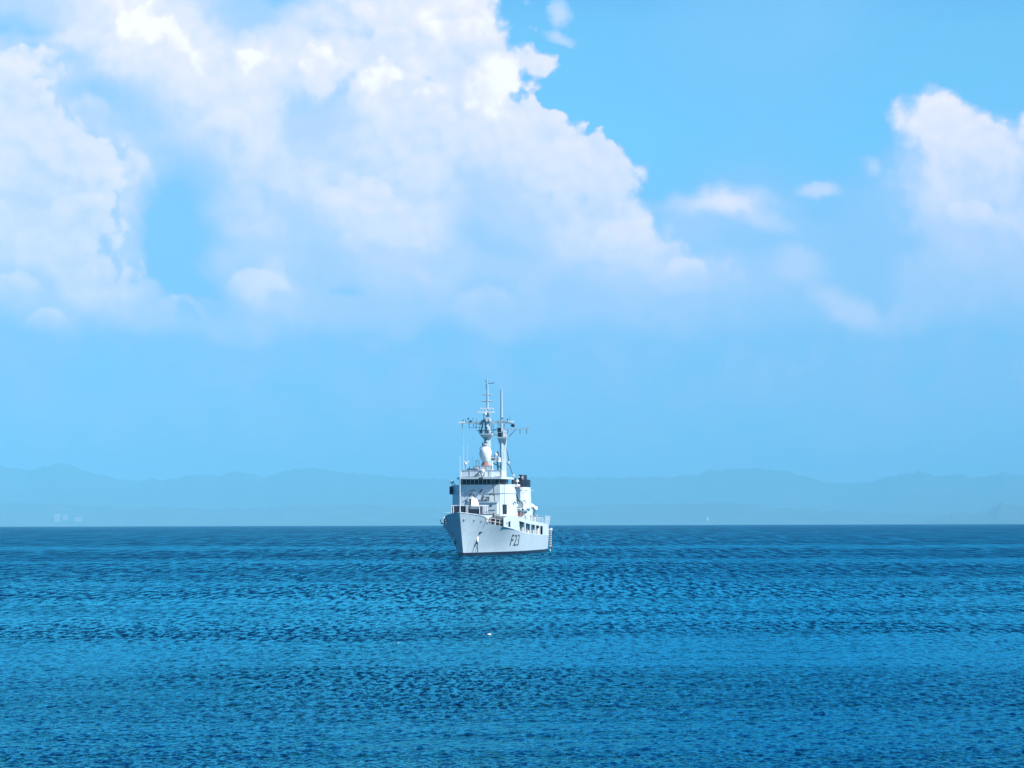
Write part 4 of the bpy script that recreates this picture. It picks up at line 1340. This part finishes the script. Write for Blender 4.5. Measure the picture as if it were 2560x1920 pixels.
P_(MB().rod((-7, -.27, 20.5), (-7, -.28, 28.9), .24, .17).lathe([(.08, 28.9), (.13, 29.05), (.05, 29.12)], 10, c=(-7.0, -.32, 0)), 'topmast', MASTP, M2)
y2 = P_(MB().box(-7.2, -6.95, .5, 4.62, 21.86, 22.04), 'crossyard', MASTP, M2)
P_(MB().rod((-7, 2.3, 21.85), (-7, .95, 20.55), .05).rod((-7, -1.1, 20.8), (-7, -2.3, 21.4), .05), 'yard_brace', DARK, y2)
P_(MB().box(-7.2, -6.9, -1.8, -.9, 21.75, 21.9), 'yard_stub', DARK, y2)
for y in (3.02, 4.2, .85):
    P_(MB().rod((-7, y, 21.9), (-7, y, 21.1), .055), 'yard_aerial', DARK, y2)
P_(MB().rod((-7, 4.45, 22.0), (-7, 4.45, 22.35), .04).ball((-7, 4.45, 22.35), .1, .1, .1, 8, 6), 'yard_lamp', DISH, y2)
P_(MB().path([(-6.3, -.9, 22.3), (-6.3, -.7, 23.0), (-6.3, -.5, 22.3)], .04).rod((-6.3, .15, 22.0), (-6.3, .15, 22.8), .035).rod((-6.3, .35, 22.0), (-6.3, .35, 22.9), .035), 'whip_aerial', DARK, M2)
# signal platform bracketed off the front of the after mast
P_(MB().box(-6.4, -3.6, -1.35, -.3, 16.1, 16.9).prism([(-3.6, -1.9), (-3.6, -.3), (-6.4, -.3), (-6.4, -1.9)], 16.5, 16.85), 'signal_platform', WHITE, M2)
P_(MB().rod((-3.58, -1.75, 16.62), (-3.58, -.95, 16.55), .1).rod((-3.58, -.45, 16.45), (-3.5, -.45, 16.45), .12), 'platform_slot', BLACK, M2)
P_(MB().rod((-4, -1.8, 16.1), (-6.4, -.4, 15.2), .09).rod((-4, -.6, 16.1), (-6.4, -.7, 12.5), .16), 'platform_brace', DARK, M2)
P_(MB().path([(-4, -1.9, 16.9), (-4, -1.7, 17.4), (-4, -1.5, 16.9)], .05).box(-4.3, -3.9, -.75, -.4, 17.2, 17.8).rod((-4, -1.1, 16.9), (-4, -1.1, 17.4), .09).rod((-4, -.55, 16.9), (-4, -.55, 18.0), .05), 'signal_gear', DARK, M2)
P_(MB().ball((-4.0, -.85, 17.35), .32, .32, .3, 12, 8), 'satellite_pod', WHITE, M2)
st_ = P_(MB().path([(-8, .42, 18.6), (-8, .9, 16.35), (-8, .5, 15.9)], .07).path([(-8, .5, 15.8), (-8, 1.02, 15.5), (-8, 2.1, 12.1), (-8, 2.2, 6)], .075), 'exhaust_line', DARK, M2)
for y, z in ((.62, 16.0), (1.45, 13.7)):
    P_(MB().lathe([(.05, 0), (.2, .15), (.25, .4)], 10, c=(-7.9, y, z), axis='y'), 'floodlight', WHITE, M2)
for y0, z0, y1, z1 in ((.1, 20.5, 1.8, 12.0), (-.6, 20.4, -2.0, 14.2), (.8, 21.8, 3.2, 12.6)):
    P_(MB().rod((-7.0, y0, z0), (-4.0, y1, z1), .018, n=4), 'halyard', DISH, M2)
for y0, y1 in ((-4.4, -3.3), (-3.1, -2.7), (-2.4, -2.2), (.9, 2.2)):
    P_(MB().rod((12, y0, 22.4), (14.5, y1, 13.2), .016, n=4), 'halyard', DISH, M1)

# ------------------------------------------------------------------ after superstructure, funnel, boat deck
P_(MB().box(-26, 12.3, -2.7, 2.7, 5.2, 7.9), 'boat_deck_house', PAINT)
P_(MB().box(-9.5, 11.8, -2.2, 1.6, 7.9, 10.6), 'after_house', PAINT)
def ov(cx, cy, rx, ry, n=22):
    return [(cx + rx * cos(2 * pi * k / n), cy + ry * sin(2 * pi * k / n)) for k in range(n)]
fn = P_(MB().prism(ov(-20, 1.75, 3.6, 1.45), 7.9, 11.75, top=ov(-20, 1.72, 3.4, 1.36)), 'funnel', PAINT, smooth=False)
P_(MB().prism(ov(-20, 1.75, 3.2, 1.30), 11.75, 13.1), 'funnel_top', BLACK, fn)
P_(MB().prism(ov(-19.6, 1.72, 1.9, .82), 13.1, 14.0, top=ov(-19.9, 1.72, 1.6, .72)), 'funnel_cap', BLACK, fn)
P_(MB().prism(ov(-16.9, .5, .9, .42), 12.2, 13.4, top=ov(-17.1, .5, .8, .4)), 'funnel_cap', BLACK, fn)
for y, z in ((1.35, 13.62), (1.95, 13.5)):
    P_(MB().lathe([(.16, 0), (.16, .06)], 10, c=(-17.72, y, z), axis='x'), 'exhaust_pipe', WHITE, fn)
P_(MB().box(-16.85, -16.75, 1.2, 1.75, 11.85, 12.75), 'funnel_vent', DARK, fn)
P_(MB().path([(-16.4, 1.6, 11.0), (-16.4, 2.1, 11.3)], .06).path([(-16.6, 2.5, 11.1), (-16.8, 2.9, 11.15)], .06), 'funnel_handrail', DARK, fn)
P_(MB().box(-24.5, -23, .6, 2.3, 7.9, 8.8), 'engine_vent', PAINT)
# twin white covered mounts on a stalk, port side aft
dr = empty('gun_director', (0, 0, 0))
dr.parent = SH
dr['label'] = 'white twin-lobed mount on a dark stalk'
P_(MB().ball((-28, 2.2, 8.35), .62, .58, .50, 18, 12).turn(R(-18), 'X', (-28, 2.2, 8.3)), 'radome', WHITE, dr, smooth=True)
P_(MB().ball((-27.7, 2.95, 7.92), .6, .46, .50, 18, 12), 'radome', WHITE, dr, smooth=True)
P_(MB().box(-28.3, -27.9, 1.65, 2.0, 6.6, 8.1).rod((-28, 2.1, 7.5), (-28, 2.3, 6.9), .1).path([(-28, 2.9, 7.5), (-28, 2.5, 6.8), (-28, 2.35, 5.3)], .07).path([(-28, 2.0, 7.1), (-28, 2.9, 6.6)], .08), 'director_stalk', DARK, dr)
P_(MB().path([(-31, 2.6, 5.2), (-31, 2.7, 6.3), (-31, 3.2, 6.5)], .09).rod((-31, 2.5, 5.2), (-30.6, 3.0, 6.4), .08), 'deck_winch', DARK)
for x, y, h in ((-12, 3.6, .9), (-14.5, 3.9, 1.3), (-22, 4.0, 1.1), (-24.5, 3.7, 1.5), (-18, 4.2, .8), (-9, 3.7, 1.1)):
    z0 = itp(x, TOPZ) - .15
    P_(MB().rod((x, y, z0), (x, y, z0 + h), .12, .09).ball((x, y, z0 + h), .22, .22, .18, 10, 8), 'ventilator', WHITE if h < 1 else DISH)
vr = MB()
for k in range(18):
    x = 11 - k * 1.9
    z = itp(x, TOPZ)
    vr.rod((x, itp(x, YD) - .05, z), (x, itp(x, YD) - .05, z + .9), .028, n=5)
vr.path([(x, itp(x, YD) - .05, itp(x, TOPZ) + .9) for x in (11, 1, -10, -21)], .025, n=5)
P_(vr, 'guard_rail', WHITE)
# boat davits and the grey dish above the boat
P_(MB().path([(9, 4.0, 6.1), (9, 4.2, 8.9), (9, 5.0, 9.3), (9, 5.2, 8.8)], .12).path([(9.4, 3.9, 10.1), (9.4, 4.7, 10.1), (9.0, 4.9, 9.2)], .1), 'boat_davit', DARK)
P_(MB().path([(0.5, 3.9, 6.0), (0.5, 4.1, 8.9), (0.5, 4.9, 9.3), (0.5, 5.1, 8.7)], .12), 'boat_davit', MASTP)
ds = MB().lathe([(.02, 0), (.5, .05), (.8, .14), (.84, .2), (.5, .12), (.02, .1)], 22, axis='x')
ds.v = [(v[0] + 3.6, v[1] * .72 + 4.55, v[2] * 1.0 + 8.55) for v in ds.v]
P_(ds, 'satellite_dish', DISH, smooth=True)
P_(MB().path([(3.4, 3.8, 7.9), (3.4, 3.9, 9.4), (3.5, 4.4, 9.5), (3.6, 5.0, 8.6)], .07), 'dish_frame', MASTP)
P_(MB().ball((9.6, 4.6, 8.25), .3, .35, .36, 12, 8), 'satellite_pod', WHITE, smooth=True)

# ------------------------------------------------------------------ ship's boat and life rings (things of their own, carried by the ship)
ROT = SH.rotation_euler.z
def to_world(x, y, z):
    c, s = cos(ROT), sin(ROT)
    return (SH.location.x + x * c - y * s, SH.location.y + x * s + y * c, SH.location.z + z)


bt_ = empty('inflatable_boat', to_world(4.2, 4.45, 6.3), ROT)
tag(bt_, 'dark rubber boat with red bottom hung on the port side davits', 'boat')
hb_ = MB()
secs = [(-3.2, .62, .1), (-1.5, .66, .02), (0.5, .66, 0), (2.0, .55, .06), (3.0, .32, .2), (3.5, .04, .42)]
vs, fs = [], []
for x, w, k in secs:
    vs += [(x, -w, .72), (x, -w * .55, .3 + k * .5), (x, 0, .05 + k), (x, w * .55, .3 + k * .5), (x, w, .72)]
for i in range(len(secs) - 1):
    for j in range(4):
        fs.append((i * 5 + j, i * 5 + j + 1, (i + 1) * 5 + j + 1, (i + 1) * 5 + j))
hb_.add(vs, fs + [(0, 1, 2, 3, 4)])
hb_.build('keel', REDP, bt_)
tb = MB()
for sgn in (1, -1):
    pts = [(-3.4, .62 * sgn, .95), (1.8, .62 * sgn, .95), (3.0, .38 * sgn, 1.08), (3.65, 0, 1.2)]
    tb.path(pts, .27, n=10)
tb.build('rubber_tube', TUBE, bt_, smooth=True)
MB().box(-2.9, 2.4, -.45, .45, .72, .82).build('floor_board', DISH, bt_)
MB().box(-.4, .5, -.3, .3, .8, 1.6).rod((.5, -.25, 1.5), (.5, .25, 1.5), .05).build('steering_console', WHITE, bt_)
MB().box(-3.7, -3.3, -.25, .25, .6, 1.5, bev=.08).build('outboard_engine', BLACK, bt_)
ck = MB().path([(-2.4, -.8, -.05), (-2.4, 0, .15), (-2.4, .8, -.05)], .07).path([(2.0, -.7, -.05), (2.0, 0, .2), (2.0, .7, -.05)], .07)
ck.path([(-2.4, .6, -.3), (-2.4, .6, .1)], .06).path([(2.0, .5, -.3), (2.0, .5, .1)], .06)
P_(ck.move((4.2, 4.45, 6.3)), 'boat_cradle', WHITE)

def life_ring(x, y, z, lab):
    e = empty('life_ring', to_world(x, y, z), ROT + R(75))
    tag(e, lab, 'life ring')
    t = MB()
    nn, mm = 20, 8
    def seg(a0, a1):
        s_ = MB()
        k = 5
        vs, fs = [], []
        for i in range(k + 1):
            a_ = a0 + (a1 - a0) * i / k
            for j in range(mm):
                b2 = 2 * pi * j / mm
                rr = .30 + .085 * cos(b2)
                vs.append((rr * cos(a_), .085 * sin(b2), rr * sin(a_)))
        for i in range(k):
            for j in range(mm):
                fs.append((i * mm + j, i * mm + (j + 1) % mm, (i + 1) * mm + (j + 1) % mm, (i + 1) * mm + j))
        return s_.add(vs, fs)
    for q in range(4):
        seg(q * pi / 2, q * pi / 2 + pi / 4).build('red_band', REDP, e, smooth=True)
        seg(q * pi / 2 + pi / 4, q * pi / 2 + pi / 2).build('white_band', WHITE, e, smooth=True)
    return e


life_ring(35.9, 3.55, 5.72, 'red and white life ring on the rail just behind the bow bulwark')

# ================================================================== far shore and small things
farwall = paint('pale rendered wall', (0.42, 0.33, 0.32), 0.8, 0.05)
farroof = paint('pale roof sheets', (0.38, 0.29, 0.28), 0.8, 0.1)
darkwin = paint('window shadow', (0.08, 0.09, 0.1), 0.6, 0.1)


def at(u, v, D):
    """point at distance D in the heading u and at the height v used in the ridge tables"""
    a_ = (u - 1280) / 7830
    return (D * sin(a_), D * cos(a_), EYE + (1303 - v) / 7830 * D)


from mathutils.bvhtree import BVHTree


def slope_point(u, v):
    """where the line of sight meets the far hillsides, to stand a building on the ground there"""
    best = None
    for nme in ('hills', 'low_foothills', 'headland'):
        me = bpy.data.objects[nme].data
        if nme not in TREES:
            TREES[nme] = BVHTree.FromPolygons([w.co for w in me.vertices], [tuple(q.vertices) for q in me.polygons])
        x, y, z = at(u, v, 1.0)
        d_ = Vector((x, y, (1303 - v) / 7830)).normalized()
        hit = TREES[nme].ray_cast(Vector((0, 0, EYE)), d_)
        if hit[0] is not None and (best is None or hit[3] < best[1]):
            best = (hit[0], hit[3])
    return best[0] if best else Vector(at(u, v, 27000))


TREES = {}


def shore_house(u, v, w, h, lab, roof_h, bays):
    g = slope_point(u, v)
    e = empty('shore_building', g, -(u - 1280) / 7830)
    tag(e, lab, 'building', 'pale buildings on the far left shore')
    MB().box(-w / 2, w / 2, 0, w * .5, -25, h).build('wall', farwall, e)
    MB().add([(-w / 2 - 1, -1, h), (w / 2 + 1, -1, h), (w / 2 + 1, w * .5 + 1, h), (-w / 2 - 1, w * .5 + 1, h), (-w / 2 + 3, w * .25, h + roof_h), (w / 2 - 3, w * .25, h + roof_h)],
             [(0, 1, 5, 4), (2, 3, 4, 5), (1, 2, 5), (3, 0, 4), (3, 2, 1, 0)]).build('roof', farroof, e)
    for k in range(bays):
        cx = -w / 2 + w * (k + .5) / bays
        MB().box(cx - 1.2, cx + 1.2, -.2, 0, h * .5, h * .5 + 3).build('window', darkwin, e)
    return e


shore_house(151, 1302, 48, 52, 'tallest of the hazy pale buildings on the far left shore', 12, 5)
shore_house(171, 1297, 46, 28, 'low pale hazy building in the middle of the far left shore group', 10, 6)
shore_house(203, 1301, 66, 26, 'long low pale hazy building at the right of the far left shore group', 9, 8)

# white tower on the far shore right of the ship
tw = empty('white_tower', slope_point(1767, 1302), 0)
tag(tw, 'tiny white tower on the far shore right of the ship', 'tower')
WT2 = paint('bright white lime wash', (0.95, 0.95, 0.93), 0.6, 0.02)
MB().lathe([(9, -30), (8, 6), (5.5, 22), (5.5, 24)], 14).build('tower_shaft', WT2, tw)
MB().lathe([(8, 24), (8, 26)], 14).build('gallery', WT2, tw)
MB().lathe([(4.5, 26), (4.5, 30), (2.5, 34), (.3, 36)], 12).build('lantern', WT2, tw)

# floating white things in the foreground water
for (px, py, s_, lab) in ((-1.16, 153.8, 0.8, 'white float bobbing on the water in front of the ship'), (-5.22, 143.3, 0.3, 'tiny white float on the water nearer than the other, to its left')):
    e = empty('float', (px, py, 0.03), 0.4)
    tag(e, lab, 'float')
    MB().ball((0, 0, 0.03), .14 * s_, .10 * s_, .055 * s_, 16, 10).build('body', WHITE, e, smooth=True)
    MB().rod((.13 * s_, 0, .03), (.17 * s_, 0, .045), .016 * s_).build('ring_eye', ORNG, e)


# two gulls in the air by the ship
def gull(loc, rz, lab):
    e = empty('gull', loc, rz)
    tag(e, lab, 'bird', 'gulls flying round the ship')
    b = MB().lathe([(.005, -.22), (.05, -.15), (.075, -.02), (.07, .08), (.045, .15), (.05, .2), (.03, .25), (.004, .28)], 10, axis='x')
    for sgn in (1, -1):
        pts = [(.06, .05 * sgn, .02), (-.07, .05 * sgn, .02), (-.05, .30 * sgn, .12), (.07, .30 * sgn, .13), (-.14, .62 * sgn, .05), (-.09, .62 * sgn, .06)]
        b.add([(p[0], p[1], p[2]) for p in pts] + [(p[0], p[1], p[2] + .012) for p in pts],
              [(0, 1, 2, 3), (3, 2, 4, 5), (9, 8, 7, 6), (11, 10, 8, 9), (1, 7, 8, 2), (2, 8, 10, 4), (0, 3, 9, 6), (3, 5, 11, 9)])
    b.add([(-.2, -.02, 0), (-.36, -.07, 0), (-.36, .07, 0), (-.2, .02, 0), (-.2, -.02, .015), (-.36, -.07, .015), (-.36, .07, .015), (-.2, .02, .015)], [(0, 1, 2, 3), (7, 6, 5, 4)])
    b.build('body', WHITE, e, smooth=True)
    return e


gull(to_world(-55, -1.9 + .6, 11.5), .5, 'white gull in the air right of the black funnel top')
gull(to_world(60, .7, 6.9), 2.2, 'white gull in the air left of the bow')
